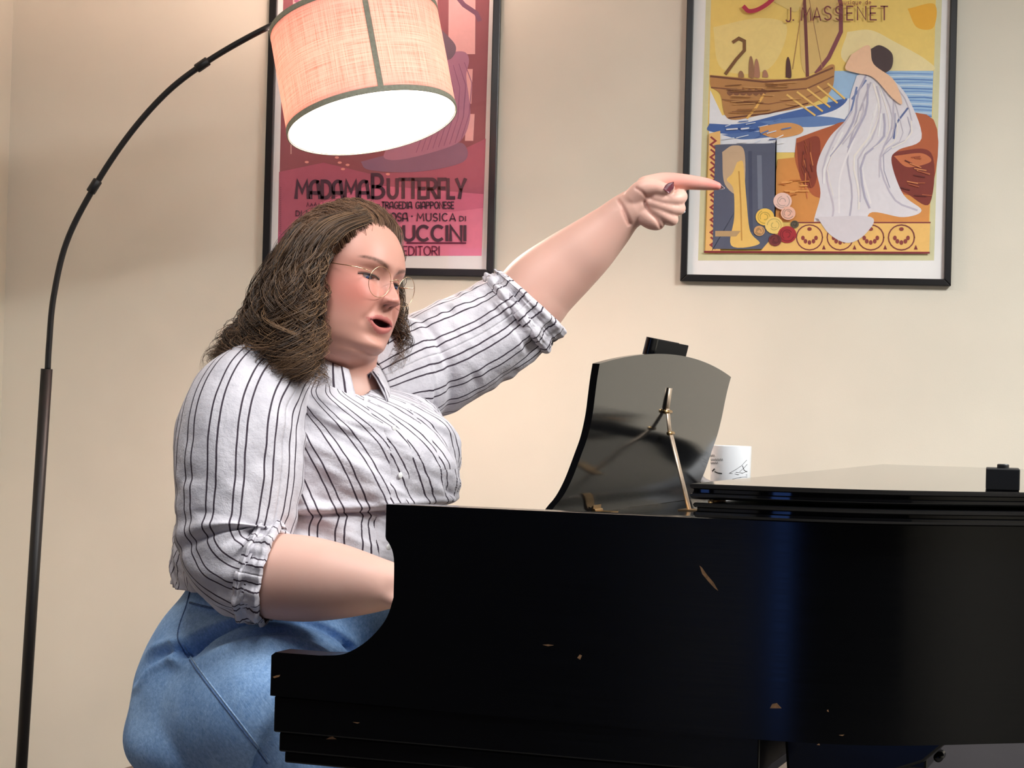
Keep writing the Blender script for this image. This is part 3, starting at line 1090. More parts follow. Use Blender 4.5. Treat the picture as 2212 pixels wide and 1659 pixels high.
# key slip, key blocks, fallboard
bevel(MB().box((0.012, 0.05, 0.7005), (0.03, BW - 0.05, 0.738)).build('key_slip', M['case'], piano, smooth=False), 0.003)
for y0, y1 in ((0.05, 0.10), (BW - 0.10, BW - 0.05)):
    bevel(MB().box((0.03, y0, 0.7005), (0.185, y1, 0.752)).build('key_block', M['case'], piano, smooth=False), 0.004)
fb = catmull(np.array([(0.186, 0.745), (0.192, 0.80), (0.205, 0.85), (0.225, 0.90), (0.25, 0.93)], float), 14)
poly = [tuple(v) for v in fb] + [(v[0] + 0.016, v[1] + 0.002) for v in fb[::-1]]
MB().prism(poly, 0.05, BW - 0.05, 'y').build('fallboard', M['lacquer'], piano, sharp=0.5)
kb = empty('keyboard', (0, 0, 0))
kb.parent = piano
wm = MB().box((0.034, 0, 0.715), (0.182, 0.0223, 0.737))
me0 = None
kw = (BW - 0.21) / 52
for k in range(52):
    if me0 is None:
        o = MB().box((0.034, 0.0004, 0.712), (0.184, kw - 0.0004, 0.738)).build('white_key', M['ivory'], kb, smooth=False)
        me0 = o.data
    else:
        o = bpy.data.objects.new('white_key', me0)
        COL.objects.link(o)
        o.parent = kb
    o.location = (0, 0.105 + k * kw, 0)
mb0 = None
for k in range(51):
    if (51 - k) % 7 in (2, 5):
        continue
    if mb0 is None:
        o = MB().prism([(0.088, 0.7385), (0.092, 0.750), (0.184, 0.750), (0.184, 0.7385)], -0.0055, 0.0055, 'y').build('black_key', M['lacquer'], kb, smooth=False)
        mb0 = o.data
    else:
        o = bpy.data.objects.new('black_key', mb0)
        COL.objects.link(o)
        o.parent = kb
    o.location = (0, 0.105 + (k + 1) * kw, 0)
# music shelf between the arms
MB().box((0.24, 0.05, 0.930), (0.60, BW - 0.05, 0.9435)).build('music_shelf', M['lacquer'], piano, smooth=False)
# brass bright edge strip along the top of the near arm is worn lacquer: thin wear line
MB().box((0.20, 0.0005, ZR1 - 0.0004), (0.585, 0.003, ZR1 + 0.0004)).build('worn_edge', M['brassdull'], piano, smooth=False)


# lid: main board and the front flap folded back on top of it
def lid_outline(x0, x1, off):
    Qo = outline(off)
    pts = [tuple(p) for p in Qo if x0 < p[0] < x1 or (p[0] >= x1)]
    return pts


def clip_plan(x0, x1, off):
    Qo = outline(off)
    near, far = [], []
    half = int(np.argmax(Qo[:, 0]))
    A, B = Qo[:half + 1], Qo[half:]
    xs = [x for x in A[:, 0] if x0 < x < x1]
    ya = lambda x: np.interp(x, A[:, 0], A[:, 1])
    yb = lambda x: np.interp(x, B[::-1, 0], B[::-1, 1])
    g = [x0] + [x for x in xs if x > x0 + 0.003] + ([x1] if x1 < A[-1, 0] else [])
    near = [(x, ya(x) if x > 0.6 else -off) for x in g]
    xb = [x for x in B[:, 0] if x0 < x < x1]
    far = ([(x1, yb(x1))] if x1 < A[-1, 0] else []) + [(x, yb(x)) for x in xb] + [(x0, BW + off)]
    return near + far


def slab(name, plan, prof):
    """plan polygon swept through (inset, z) rings -> moulded edge"""
    P2 = np.array(plan, float)
    # polygon normals (outward, plan is counter-clockwise seen from above going near->tail->far)
    nx = len(P2)
    e = np.roll(P2, -1, 0) - P2
    e /= np.linalg.norm(e, axis=1)[:, None] + 1e-9
    en = np.stack([e[:, 1], -e[:, 0]], 1)
    vn = en + np.roll(en, 1, 0)
    vn /= np.linalg.norm(vn, axis=1)[:, None] + 1e-9
    V, F = [], []
    for ins, z in prof:
        q = P2 - vn * ins
        V += [(x, y, z) for x, y in q]
    for r in range(len(prof) - 1):
        for i in range(nx):
            j = (i + 1) % nx
            F.append((r * nx + i, r * nx + j, (r + 1) * nx + j, (r + 1) * nx + i))
    F.append(tuple(range(nx - 1, -1, -1)))
    k = (len(prof) - 1) * nx
    F.append(tuple(range(k, k + nx)))
    return MB().add(V, F).build(name, M['lidlac'], piano, sharp=0.45)


EDGE = lambda z0, z1: [(0.008, z0), (0.0035, z0 + 0.001), (0.001, z0 + 0.004), (0.001, z0 + 0.007), (0.006, z0 + 0.0085), (0.0065, z1 - 0.007), (0.002, z1 - 0.0055), (0.0, z1 - 0.003), (0.001, z1 - 0.001), (0.0025, z1), (0.006, z1)]
slab('lid', clip_plan(0.593, 9.0, 0.020), EDGE(0.9705, 0.9895))
slab('lid_flap', clip_plan(0.588, 1.06, 0.020), EDGE(0.9935, 1.013))
for y in (0.12, 0.70, 1.28):
    mb = MB()
    mb.box((0.586, y - 0.03, 0.988), (0.5935, y + 0.03, 0.996))
    mb.tube([(0.5875, y - 0.03, 0.992), (0.5875, y + 0.03, 0.992)], 0.0035, 10)
    mb.build('lid_hinge', M['brass'], piano)

# music desk: S-curved board with an arched top
pf = catmull(np.array([(0.283, 0.944), (0.287, 0.957), (0.300, 0.974), (0.312, 0.999), (0.325, 1.037), (0.334, 1.064), (0.341, 1.096), (0.345, 1.123), (0.349, 1.148), (0.354, 1.172), (0.360, 1.20)], float), 60)
V, F = [], []
Yn, Yf, NY = 0.30, 1.10, 40
ztop = lambda y: 1.170 + 0.0265 * (1 - ((y - 0.7) / 0.4) ** 2)
zp, xp_ = pf[:, 1], pf[:, 0]
NZ = 36
for side_ in (0, 1):
    for j in range(NY + 1):
        y = Yn + (Yf - Yn) * j / NY
        # the ends flare: a little narrower at mid height, wider at the top
        zt = ztop(y)
        for i in range(NZ + 1):
            z = 0.944 + (zt - 0.944) * i / NZ
            s_ = (z - 0.944) / 0.23
            flare = 1.0 - 0.035 * math.sin(math.pi * min(1, s_)) 
            yy = 0.7 + (y - 0.7) * flare
            x = np.interp(z, zp, xp_) + (0.011 if side_ else 0.0)
            V.append((x, yy, z))
K = (NY + 1) * (NZ + 1)
idx = lambda s_, j, i: s_ * K + j * (NZ + 1) + i
for j in range(NY):
    for i in range(NZ):
        F.append((idx(0, j, i), idx(0, j, i + 1), idx(0, j + 1, i + 1), idx(0, j + 1, i)))
        F.append((idx(1, j, i), idx(1, j + 1, i), idx(1, j + 1, i + 1), idx(1, j, i + 1)))
for j in range(NY):
    F.append((idx(0, j, NZ), idx(1, j, NZ), idx(1, j + 1, NZ), idx(0, j + 1, NZ)))
    F.append((idx(0, j, 0), idx(0, j + 1, 0), idx(1, j + 1, 0), idx(1, j, 0)))
for i in range(NZ):
    F.append((idx(0, 0, i), idx(1, 0, i), idx(1, 0, i + 1), idx(0, 0, i + 1)))
    F.append((idx(0, NY, i), idx(0, NY, i + 1), idx(1, NY, i + 1), idx(1, NY, i)))
desk = MB().add(V, F).build('music_desk', M['desklac'], piano, sharp=0.7)
bx = lambda z: float(np.interp(z, zp, xp_)) + 0.011
# prop: slotted strip on the board and hinged strut down to the shelf
mb = MB()


def strap(mb, a, b, w, t):
    a, b = np.array(a, float), np.array(b, float)
    d = (b - a) / np.linalg.norm(b - a)
    sy = np.array([0, 1.0, 0])
    nn = np.cross(d, sy)
    nn /= np.linalg.norm(nn)
    V = []
    for p in (a, b):
        for su, st in ((-1, -1), (1, -1), (1, 1), (-1, 1)):
            V.append(p + sy * su * w / 2 + nn * st * t / 2)
    mb.add(V, [(0, 3, 2, 1), (4, 5, 6, 7), (0, 1, 5, 4), (1, 2, 6, 5), (2, 3, 7, 6), (3, 0, 4, 7)])


strap(mb, (bx(1.142) + 0.002, 0.70, 1.142), (bx(1.106) + 0.003, 0.70, 1.106), 0.018, 0.002)
strap(mb, (bx(1.108) + 0.003, 0.70, 1.108), (0.362, 0.70, 1.068), 0.018, 0.002)
mb.build('prop_strip', M['brassdull'], desk)
mb = MB()
strap(mb, (0.363, 0.70, 1.069), (0.398, 0.70, 0.9445), 0.018, 0.0025)
mb.build('prop_strut', M['brassdull'], desk)
for a_, b_, r_ in (((bx(1.10) + 0.004, 0.685, 1.103), (bx(1.10) + 0.004, 0.72, 1.103), 0.0035), ((0.363, 0.688, 1.068), (0.363, 0.716, 1.068), 0.0035)):
    MB().tube([a_, b_], r_, 10).build('prop_pin', M['brass'], desk)
mb = MB()
mb.box((0.385, 0.675, 0.9437), (0.425, 0.725, 0.9455))
mb.build('prop_plate', M['brass'], desk, smooth=False)
for y in (0.52,):
    mb = MB()
    mb.box((bx(0.952) - 0.001, y - 0.02, 0.9445), (bx(0.952) + 0.0015, y + 0.02, 0.966))
    mb.box((bx(0.952), y - 0.02, 0.9436), (bx(0.952) + 0.03, y + 0.02, 0.9458))
    mb.tube([(bx(0.952) + 0.002, y - 0.02, 0.9465), (bx(0.952) + 0.002, y + 0.02, 0.9465)], 0.003, 10)
    mb.build('desk_hinge', M['brass'], desk, smooth=False)

# soundboard floor inside, legs, casters, lyre
bot = clip_plan(0.30, 9.0, -0.04)
MB().prism([(x, y) for x, y in bot], 0.70, 0.712, 'z').build('bottom_board', M['case'], piano, smooth=False)


def piano_leg(x, y):
    g = empty('leg', (x, y, 0))
    g.parent = piano
    V = []
    F = []
    sec = [(0.50, 0.035), (0.56, 0.06), (0.60, 0.066)]
    rows = [(0.055, 0.028), (0.08, 0.034), (0.10, 0.026), (0.12, 0.03), (0.45, 0.05), (0.48, 0.058), (0.50, 0.046), (0.515, 0.06), (0.606, 0.062)]
    mb = MB()
    for z, r in rows:
        V += [(-r, -r, z), (r, -r, z), (r, r, z), (-r, r, z)]
    for i in range(len(rows) - 1):
        for k in range(4):
            F.append((4 * i + k, 4 * i + (k + 1) % 4, 4 * i + 4 + (k + 1) % 4, 4 * i + 4 + k))
    F += [(3, 2, 1, 0), (4 * len(rows) - 4, 4 * len(rows) - 3, 4 * len(rows) - 2, 4 * len(rows) - 1)]
    o = mb.add(V, F).build('leg_post', M['case'], g, smooth=False)
    bevel(o, 0.004, 2)
    mb = MB()
    mb.tube([(-0.012, 0, 0.026), (0.012, 0, 0.026)], 0.026, 20)
    mb.tube([(0, 0, 0.03), (0, 0, 0.058)], 0.009, 10)
    mb.build('caster', M['brass'], g)
    return g


l1 = piano_leg(0.50, 0.16)
l2 = piano_leg(0.30, BW - 0.16)
l3 = piano_leg(1.22, 0.95)
MB().box((0.92 + 0.23, 0.88, 0.606), (1.29, 1.02, 0.70)).build('leg_block', M['case'], piano, smooth=False)
# curved brackets at the near leg
for sx in (-1, 1):
    br = catmull(np.array([(0.063, 0.54), (0.08, 0.575), (0.12, 0.60), (0.19, 0.6075)], float), 12)
    poly = [(0.50 + sx * p[0], p[1]) for p in br] + [(0.50 + sx * 0.19, 0.6235), (0.50 + sx * 0.063, 0.6235)]
    MB().prism(poly, 0.145, 0.175, 'y').build('leg_bracket', M['case'], piano, sharp=0.5)
# deep block behind the key bed under the case, with a sloped bracket
o = MB().prism([(0.69, 0.696), (0.695, 0.64), (0.74, 0.612), (0.80, 0.640), (0.87, 0.668), (0.90, 0.696)], 0.10, 0.24, 'y').build('case_bracket', M['case'], piano, smooth=False)
bevel(o, 0.004)
bevel(MB().box((0.70, 0.2, 0.64), (0.86, 0.34, 0.696)).build('case_block', M['case'], piano, smooth=False), 0.004)
MB().tube([(0.885, 0.12, 0.672), (0.885, 0.15, 0.672)], 0.006, 12).build('bracket_bolt', M['case'], piano)
# pedal lyre
ly = empty('pedal_lyre', (0.45, BW / 2, 0))
ly.parent = piano
mb = MB()
for sy in (-1, 1):
    mb.tube(catmull(np.array([(0, sy * 0.03, 0.60), (0, sy * 0.09, 0.45), (0, sy * 0.07, 0.3), (0, sy * 0.08, 0.16)], float), 20), 0.014, 10)
mb.build('lyre_post', M['case'], ly)
MB().box((-0.05, -0.15, 0.07), (0.05, 0.15, 0.16)).build('pedal_box', M['case'], ly, smooth=False)
for k in (-1, 0, 1):
    mb = MB()
    mb.box((-0.13, k * 0.07 - 0.012, 0.085), (-0.05, k * 0.07 + 0.012, 0.094))
    mb.tube([(-0.12, k * 0.07, 0.0895), (-0.15, k * 0.07, 0.0885)], [0.013, 0.02], 14)
    mb.build('pedal', M['brass'], ly)

# bare-wood chips and scuffs on the near side
for (pts) in (
        [(1511, 1222), (1516, 1226), (1528, 1243), (1541, 1258), (1551, 1276), (1544, 1271), (1530, 1256), (1517, 1240)],
        [(1247, 1421), (1252, 1414), (1257, 1416), (1253, 1425)],
        [(1172, 1393), (1184, 1392), (1196, 1394), (1184, 1396)],
        [(589, 1462), (597, 1459), (605, 1458), (603, 1462), (592, 1465)],
        [(1663, 1530), (1668, 1521), (1678, 1519), (1688, 1530)],
        [(1812, 1588), (1824, 1587), (1820, 1590)],
        [(1764, 1609), (1769, 1606), (1771, 1610)],
        [(1786, 1534), (1789, 1533), (1790, 1538), (1787, 1537)],
        [(711, 1593), (718, 1591), (727, 1597), (704, 1597)],
        [(762, 1560), (777, 1561), (772, 1563)]):
    V = []
    for (x, y) in pts:
        r = at(x, y, 1.0) - CAM
        yy = -0.0007
        xx = None
        for _ in range(6):
            t = ((P0 + yy * PY - CAM) @ PY) / (r @ PY)
            p = CAM + r * t - P0
            xx = p @ PX
            ysurf = float(np.interp(xx, Q[:90, 0], Q[:90, 1])) if xx > 0.6 else 0.0
            if p[2] < 0.651 and xx < 0.66:
                ysurf = 0.010
            elif p[2] < 0.7 and xx < 0.66:
                ysurf = 0.004
            yy = ysurf - 0.0007
        V.append((xx, yy, p[2]))
    kf = len(V)
    V2 = V + [(a, b + 0.0006, c) for a, b, c in V]
    MB().add(V2, [tuple(range(kf))] + [(i, (i + 1) % kf, (i + 1) % kf + kf, i + kf) for i in range(kf)]).build('wood_chip', M['chipwood'], piano, smooth=False)

# ------------------------------------------------------------------ things on the piano
# mug at the far end of the music shelf
mug_c = pw(0.335, 1.235, 0.9436)
mug = empty('coffee_mug', mug_c)
tag(mug, 'white ceramic mug with small black print behind the music desk', 'mug')
V, F = lathe([(0.0, 0.0), (0.032, 0.0), (0.035, 0.002), (0.0372, 0.006), (0.038, 0.05), (0.0384, 0.097), (0.038, 0.099), (0.0362, 0.0985), (0.0352, 0.096), (0.0348, 0.01), (0.0, 0.006)], 56)
mk('mug_body', V, F, M['white_ceramic'], mug, world=False, sharp=0.9)
hd = catmull(np.array([(0.036, 0, 0.08), (0.058, 0, 0.082), (0.068, 0, 0.06), (0.064, 0, 0.035), (0.036, 0, 0.022)], float), 24)
a_ = math.radians(150)
Rz = np.array([[math.cos(a_), -math.sin(a_), 0], [math.sin(a_), math.cos(a_), 0], [0, 0, 1]])
V, F = tube(hd @ Rz.T, 0.006, 12)
mk('handle', V, F, M['white_ceramic'], mug, world=False)
# print on the mug: small marks and a line drawing, wrapped on its side
M['ink'] = mat_simple('black_print_ink', srgb(40, 40, 42), 0.6)
V, F = [], []


def mug_pt(x, y):
    """point of the mug's near wall seen at photo position x, y (the print sits on the glaze)"""
    r = at(x, y, 1.0) - CAM
    c = mug_c
    o2, d2 = (CAM - c)[:2], r[:2]
    A_, B_, C_ = d2 @ d2, 2 * o2 @ d2, o2 @ o2 - 0.0387 ** 2
    disc = B_ * B_ - 4 * A_ * C_
    if disc < 0:
        return None
    t = (-B_ - math.sqrt(disc)) / (2 * A_)
    return CAM + r * t


def mug_stroke(pts, t):
    for q in ribbon(pts, t):
        w4 = [mug_pt(*p) for p in q]
        if any(v is None for v in w4):
            continue
        k = len(V)
        V.extend(w4)
        F.append((k, k + 1, k + 2, k + 3))


for row, y in ((0, 984), (1, 993), (2, 1000)):
    for k in range(9):
        x = 1530 + k * 3.6
        if row == 0 and k > 3:
            continue
        if row == 2 and k > 5:
            continue
        mug_stroke([(x, y + 2.2), (x + 1.2, y - 2.2), (x + 2.6, y + 2.0)], 0.9)
mug_stroke([(1531, 1021), (1538, 1018), (1543, 1013)], 2.4)
mug_stroke([(1544, 1019), (1551, 1022), (1559, 1023)], 2.4)
for pl in ([(1576, 1022), (1590, 1014), (1602, 1006), (1613, 994)], [(1576, 1022), (1594, 1025), (1614, 1026)], [(1598, 1019), (1608, 1010), (1614, 1003)], [(1590, 1020), (1604, 1022), (1614, 1018)], [(1582, 1035), (1600, 1031), (1614, 1030)], [(1604, 1006), (1608, 1016), (1614, 1019)]):
    mug_stroke(pl, 0.8)
mk('mug_print', V, F, M['ink'], mug, True, smooth=False)

# black binder standing on the pianist's side of the desk
bd = empty('ring_binder', pw(0.2625, 0.70, 0.9436))
tag(bd, 'black binder with glossy rounded spine showing above the music desk', 'binder')


def bpt(u, v, t):
    """u along its width (0 = spine), v up its height, t through it"""
    lean = 0.225
    y = 0.672 + u
    z = 0.9436 + v * math.cos(lean) - t * math.sin(lean) + 0.004 - u * 0.012
    x = 0.2600 + v * math.sin(lean) + t * math.cos(lean)
    return pw(x, y, z)


def bbox(u0, u1, v0, v1, t0, t1):
    c = [(u0, v0, t0), (u1, v0, t0), (u1, v1, t0), (u0, v1, t0), (u0, v0, t1), (u1, v0, t1), (u1, v1, t1), (u0, v1, t1)]
    return [bpt(*q) for q in c], [(0, 3, 2, 1), (4, 5, 6, 7), (0, 1, 5, 4), (1, 2, 6, 5), (2, 3, 7, 6), (3, 0, 4, 7)]


HB = 0.285
for t0, t1 in ((0.0, 0.003), (0.017, 0.020)):
    V, F = bbox(0.008, 0.205, 0.016, HB, t0, t1)
    bevel(MB().add(V, F).build('cover', M['binder'], bd, world=True, smooth=False), 0.0012)
V, F = bbox(0.012, 0.200, 0.020, HB - 0.004, 0.0032, 0.0168)
MB().add(V, F).build('page_block', M['plastic'], bd, world=True, smooth=False)
sp = []
for a in np.linspace(90, 270, 12):
    a = math.radians(a)
    sp.append((0.012 + 0.013 * math.cos(a), 0.010 + 0.0102 * math.sin(a)))
poly = sp + [(p[0] * 0.8 + 0.0028, 0.010 + (p[1] - 0.010) * 0.8) for p in sp[::-1]]
V = [bpt(p[0], 0.016, p[1]) for p in poly] + [bpt(p[0], HB, p[1]) for p in poly]
k = len(poly)
MB().add(V, [tuple(range(k)), tuple(range(2 * k - 1, k - 1, -1))] + [(i, (i + 1) % k, (i + 1) % k + k, i + k) for i in range(k)]).build('spine', M['lacquer'], bd, world=True, sharp=0.6)

# small box with a stubby knob near the lid's edge
sb = empty('small_box', pw(0.952, 0.17, 1.0132), PA + 0.12)
tag(sb, 'small black box with a stubby knob on the piano lid', 'box')
bevel(MB().box((-0.021, -0.02, 0.0), (0.021, 0.05, 0.028)).build('box_body', M['plastic'], sb, smooth=False), 0.0015)
V, F = lathe([(0.0, 0.028), (0.0075, 0.028), (0.0075, 0.0325), (0.0065, 0.0335), (0.0, 0.0335)], 20)
mk('knob', V + np.array([0.0, -0.005, 0]), F, M['plastic'], sb, world=False, sharp=0.6)
# ------------------------------------------------------------------ the person
# ---- head, sculpted in its own axes: x forward, y to her left, z up (eyes at z = 0)
PSI, PHI, RHO = math.radians(33), math.radians(5), math.radians(10.5)
HS = 1.07
HC = at(739, 601, 3.20)
_f0 = math.cos(PSI) * RT - math.sin(PSI) * FW
_l0 = math.sin(PSI) * RT + math.cos(PSI) * FW
HF = math.cos(PHI) * _f0 - math.sin(PHI) * UP
_u1 = math.cos(PHI) * UP + math.sin(PHI) * _f0
HL = math.cos(RHO) * _l0 - math.sin(RHO) * _u1
HU = math.cos(RHO) * _u1 + math.sin(RHO) * _l0
HB3 = np.array([HF, HL, HU])


def hw(p):
    return HC + HS * (np.asarray(p, float) @ HB3)


def hl(P):
    return ((np.asarray(P) - HC) @ HB3.T) / HS


HT = np.array([
    # z, front, back, half width
    (0.1005, 0.004, 0.012, 0.006), (0.098, 0.024, 0.036, 0.028), (0.092, 0.044, 0.055, 0.044), (0.080, 0.064, 0.073, 0.059), (0.062, 0.080, 0.085, 0.069),
    (0.042, 0.0900, 0.091, 0.0755), (0.022, 0.0935, 0.096, 0.0785), (0.000, 0.0885, 0.095, 0.0790), (-0.020, 0.0890, 0.091, 0.0790), (-0.040, 0.0880, 0.084, 0.0785),
    (-0.060, 0.0862, 0.074, 0.0770), (-0.080, 0.0850, 0.061, 0.0740), (-0.092, 0.0842, 0.048, 0.0700), (-0.102, 0.0810, 0.034, 0.0625), (-0.110, 0.0690, 0.020, 0.0490),
    (-0.1145, 0.0500, 0.004, 0.0330), (-0.1170, 0.0300, -0.012, 0.0140)])[::-1]


def cubic(x, xs, ys):
    """smooth monotone-ish interpolation"""
    m = np.gradient(ys, xs)
    i = np.clip(np.searchsorted(xs, x) - 1, 0, len(xs) - 2)
    h = xs[i + 1] - xs[i]
    t = np.clip((x - xs[i]) / h, 0, 1)
    return (2 * t ** 3 - 3 * t ** 2 + 1) * ys[i] + (t ** 3 - 2 * t ** 2 + t) * h * m[i] + (-2 * t ** 3 + 3 * t ** 2) * ys[i + 1] + (t ** 3 - t ** 2) * h * m[i + 1]


def G(v, s):
    return np.exp(-0.5 * (v / s) ** 2)


def interp(x, tab):
    tab = np.array(sorted(tab))
    return cubic(np.clip(x, tab[0, 0], tab[-1, 0]), tab[:, 0], tab[:, 1])


EYE_Y, EYE_Z = 0.0340, 0.000
UP_LID = lambda e: 0.0024 * np.sqrt(np.clip(1 - (e / 0.0180) ** 2, 0, 1)) - 0.0006
LO_LID = lambda e: -0.0050 * np.clip(1 - (e / 0.0180) ** 2, 0, 1) + 0.0002
MOUTH_Z = -0.0650
MTOP = lambda y: MOUTH_Z + 0.0046 * np.clip(1 - (y / 0.0325) ** 2, 0, 1) ** 1.3 + 0.002
MBOT = lambda y: MOUTH_Z - 0.0062 * np.clip(1 - (y / 0.0315) ** 2, 0, 1) ** 1.4 + 0.002
LTOP = lambda y: MTOP(y) + 0.0070 * np.clip(1 - (y / 0.0340) ** 2, 0, 1) ** 0.8 - 0.0016 * G(y, 0.0035)
LBOT = lambda y: MBOT(y) - 0.0095 * np.clip(1 - (y / 0.0315) ** 2, 0, 1) ** 0.8


def features(y, z):
    """forward displacement of the front of the head"""
    a = np.abs(y)
    d = np.zeros_like(y)
    d += -0.0105 * G(a - 0.032, 0.0165) * G(z - 0.001, 0.0125)            # sockets
    d += -0.004 * G(a - 0.016, 0.007) * G(z + 0.002, 0.012)
    d += 0.0048 * G(a - EYE_Y, 0.0130) * G(z - 0.0005, 0.0088)            # lids over the eyeball
    d += -0.0012 * G(a - EYE_Y, 0.013) * G(z - 0.0105, 0.0018)            # lid crease
    d += 0.0030 * G(a - 0.030, 0.020) * G(z - 0.021, 0.0065)              # brow
    nh = interp(z, [(0.03, 0), (0.018, 0.0015), (0.008, 0.0050), (-0.001, 0.0095), (-0.010, 0.0150), (-0.018, 0.0205), (-0.024, 0.0240), (-0.0290, 0.0245), (-0.0330, 0.0210), (-0.0365, 0.0125), (-0.0395, 0.0055), (-0.043, 0.0022), (-0.051, 0.0)])
    ns = interp(z, [(0.03, 0.009), (0.008, 0.0064), (-0.006, 0.0068), (-0.016, 0.0074), (-0.026, 0.0088), (-0.035, 0.0094), (-0.051, 0.010)])
    d += 0.93 * nh * np.exp(-np.abs(y / (ns * 1.36)) ** 2.0)
    d += 0.0095 * G(a - 0.0122, 0.0040) * G(z + 0.0295, 0.0056)           # wings
    d += -0.0075 * G(a - 0.0070, 0.0030) * G(z + 0.0365, 0.0022)          # nostrils
    d += -0.0012 * G(y, 0.0025) * G(z + 0.046, 0.004)                     # philtrum
    # lips
    inl = sstep(0.0370, 0.018, a)
    up = (LTOP(y) + MTOP(y)) / 2
    lo = (LBOT(y) + MBOT(y)) / 2
    d += inl * 0.0034 * G(z - up, 0.0040)
    d += inl * 0.0048 * G(z - lo, 0.0046)
    op = sstep(0.0, 0.0022, z - MBOT(y)) * sstep(0.0, 0.0022, MTOP(y) - z) * sstep(0.0325, 0.0300, a)
    d += -0.014 * op
    d += -0.0020 * G(a - 0.0355, 0.004) * G(z - MOUTH_Z, 0.005)           # corners
    d += -0.0045 * G(y, 0.019) * G(z + 0.0845, 0.0045)                    # groove above the chin
    d += 0.0080 * G(y, 0.0175) * G(z + 0.0990, 0.0095)                     # chin
    d += 0.0060 * G(a - 0.044, 0.017) * G(z + 0.030, 0.019)               # cheek
    d += 0.0035 * G(a - 0.040, 0.016) * G(z + 0.062, 0.016)
    fold = a - (0.0165 + (-0.031 - z) * 0.55)
    d += -0.0022 * G(fold, 0.0032) * sstep(-0.068, -0.047, z) * sstep(-0.025, -0.035, z)
    # eye opening
    for sgn in (-1, 1):
        e = (y - sgn * EYE_Y)
        o = sstep(0.0, 0.0012, UP_LID(e) - (z - EYE_Z)) * sstep(0.0, 0.0012, (z - EYE_Z) - LO_LID(e)) * (np.abs(e) < 0.0178)
        d += -0.010 * o
    return d


def face_x(y, z):
    y, z = np.asarray(y, float), np.asarray(z, float)
    xf = cubic(z, HT[:, 0], HT[:, 1])
    wd = cubic(z, HT[:, 0], HT[:, 3])
    return xf * np.clip(1 - np.abs(y / wd) ** 2.25, 0, 1) ** (1 / 2.25) + features(y, z)


def build_head():
    nz, nt = 420, 420
    zz = np.concatenate([np.linspace(HT[0, 0], -0.112, 40)[:-1], np.linspace(-0.112, 0.03, 300), np.linspace(0.03, HT[-1, 0], 82)[1:]])
    # angle samples, denser in front
    s = np.linspace(-1, 1, nt, endpoint=False)
    th = math.pi * (0.45 * s + 0.55 * s ** 3)
    V = []
    for z in zz:
        xf = cubic(z, HT[:, 0], HT[:, 1]); xb = cubic(z, HT[:, 0], HT[:, 2]); wd = cubic(z, HT[:, 0], HT[:, 3])
        c, sn = np.cos(th), np.sin(th)
        pw_ = 2 / 2.25
        y = wd * np.sign(sn) * np.abs(sn) ** pw_
        xfr = xf * np.abs(c) ** pw_
        xbk = -xb * np.abs(c) ** pw_
        x = np.where(c > 0, xfr, xbk)
        wgt = sstep(0.0, 0.35, c)
        x = x + features(y, np.full_like(y, z)) * wgt
        V.append(np.stack([x, y, np.full_like(y, z)], 1))
    V = np.vstack(V)
    F = grid_faces(len(zz), nt)
    F.append(tuple(range(nt - 1, -1, -1)))
    k = (len(zz) - 1) * nt
    F.append(tuple(range(k, k + nt)))
    return V @ HB3 * HS + HC, F


# ---- skin volumes
PARTS = []


def limb(keys, n=40, ring_n=28, sq=None):
    n, ring_n = int(n * 1.6), int(ring_n * 2)
    """keys: (px, py, depth, radius_in_m) along a limb -> closed round-ended tube"""
    K = np.array([list(at(k[0], k[1], k[2])) + [k[3]] for k in keys])
    S = catmull(K, n)
    return tube(S[:, :3], np.maximum(S[:, 3], 0.002), ring_n, True, True)


PARTS.append(build_head())
# under-chin fullness and neck
PARTS.append(ellipsoid(hw((0.024, 0, -0.106)), np.array([HF * 0.056, HL * 0.060, HU * 0.028])))
PARTS.append(ellipsoid(hw((0.0, 0, -0.090)), np.array([HF * 0.070, HL * 0.074, HU * 0.050])))
PARTS.append(limb([(728, 640, 3.215, 0.062), (734, 720, 3.215, 0.066), (724, 795, 3.22, 0.066), (716, 850, 3.23, 0.078)], 24, 32))
# torso core (under the shirt)
PARTS.append(limb([(718, 866, 3.23, 0.088), (712, 950, 3.26, 0.145), (690, 1050, 3.28, 0.165), (670, 1180, 3.28, 0.17), (640, 1330, 3.27, 0.17)], 30, 36))
# far arm, raised and pointing
PARTS.append(limb([(750, 900, 3.26, 0.06), (862, 812, 3.36, 0.070), (960, 770, 3.40, 0.076), (1060, 716, 3.42, 0.072), (1130, 662, 3.42, 0.067), (1170, 618, 3.42, 0.0645), (1222, 574, 3.415, 0.058), (1268, 536, 3.405, 0.0505), (1312, 496, 3.395, 0.0410), (1346, 463, 3.385, 0.0335), (1372, 446, 3.38, 0.0315)], 70, 32))
# near arm, forearm on the keys
PARTS.append(limb([(690, 900, 3.20, 0.05), (570, 885, 3.09, 0.070), (516, 960, 3.05, 0.084), (508, 1060, 3.03, 0.080), (500, 1150, 3.02, 0.074), (530, 1222, 3.0, 0.068), (590, 1243, 2.985, 0.0655), (660, 1250, 2.97, 0.0645), (730, 1256, 2.95, 0.057), (800, 1262, 2.93, 0.0445), (840, 1264, 2.925, 0.0365), (852, 1265, 2.922, 0.0330)], 80, 32))


def finger(keys, n=18):
    PARTS.append(limb(keys, n, 14))


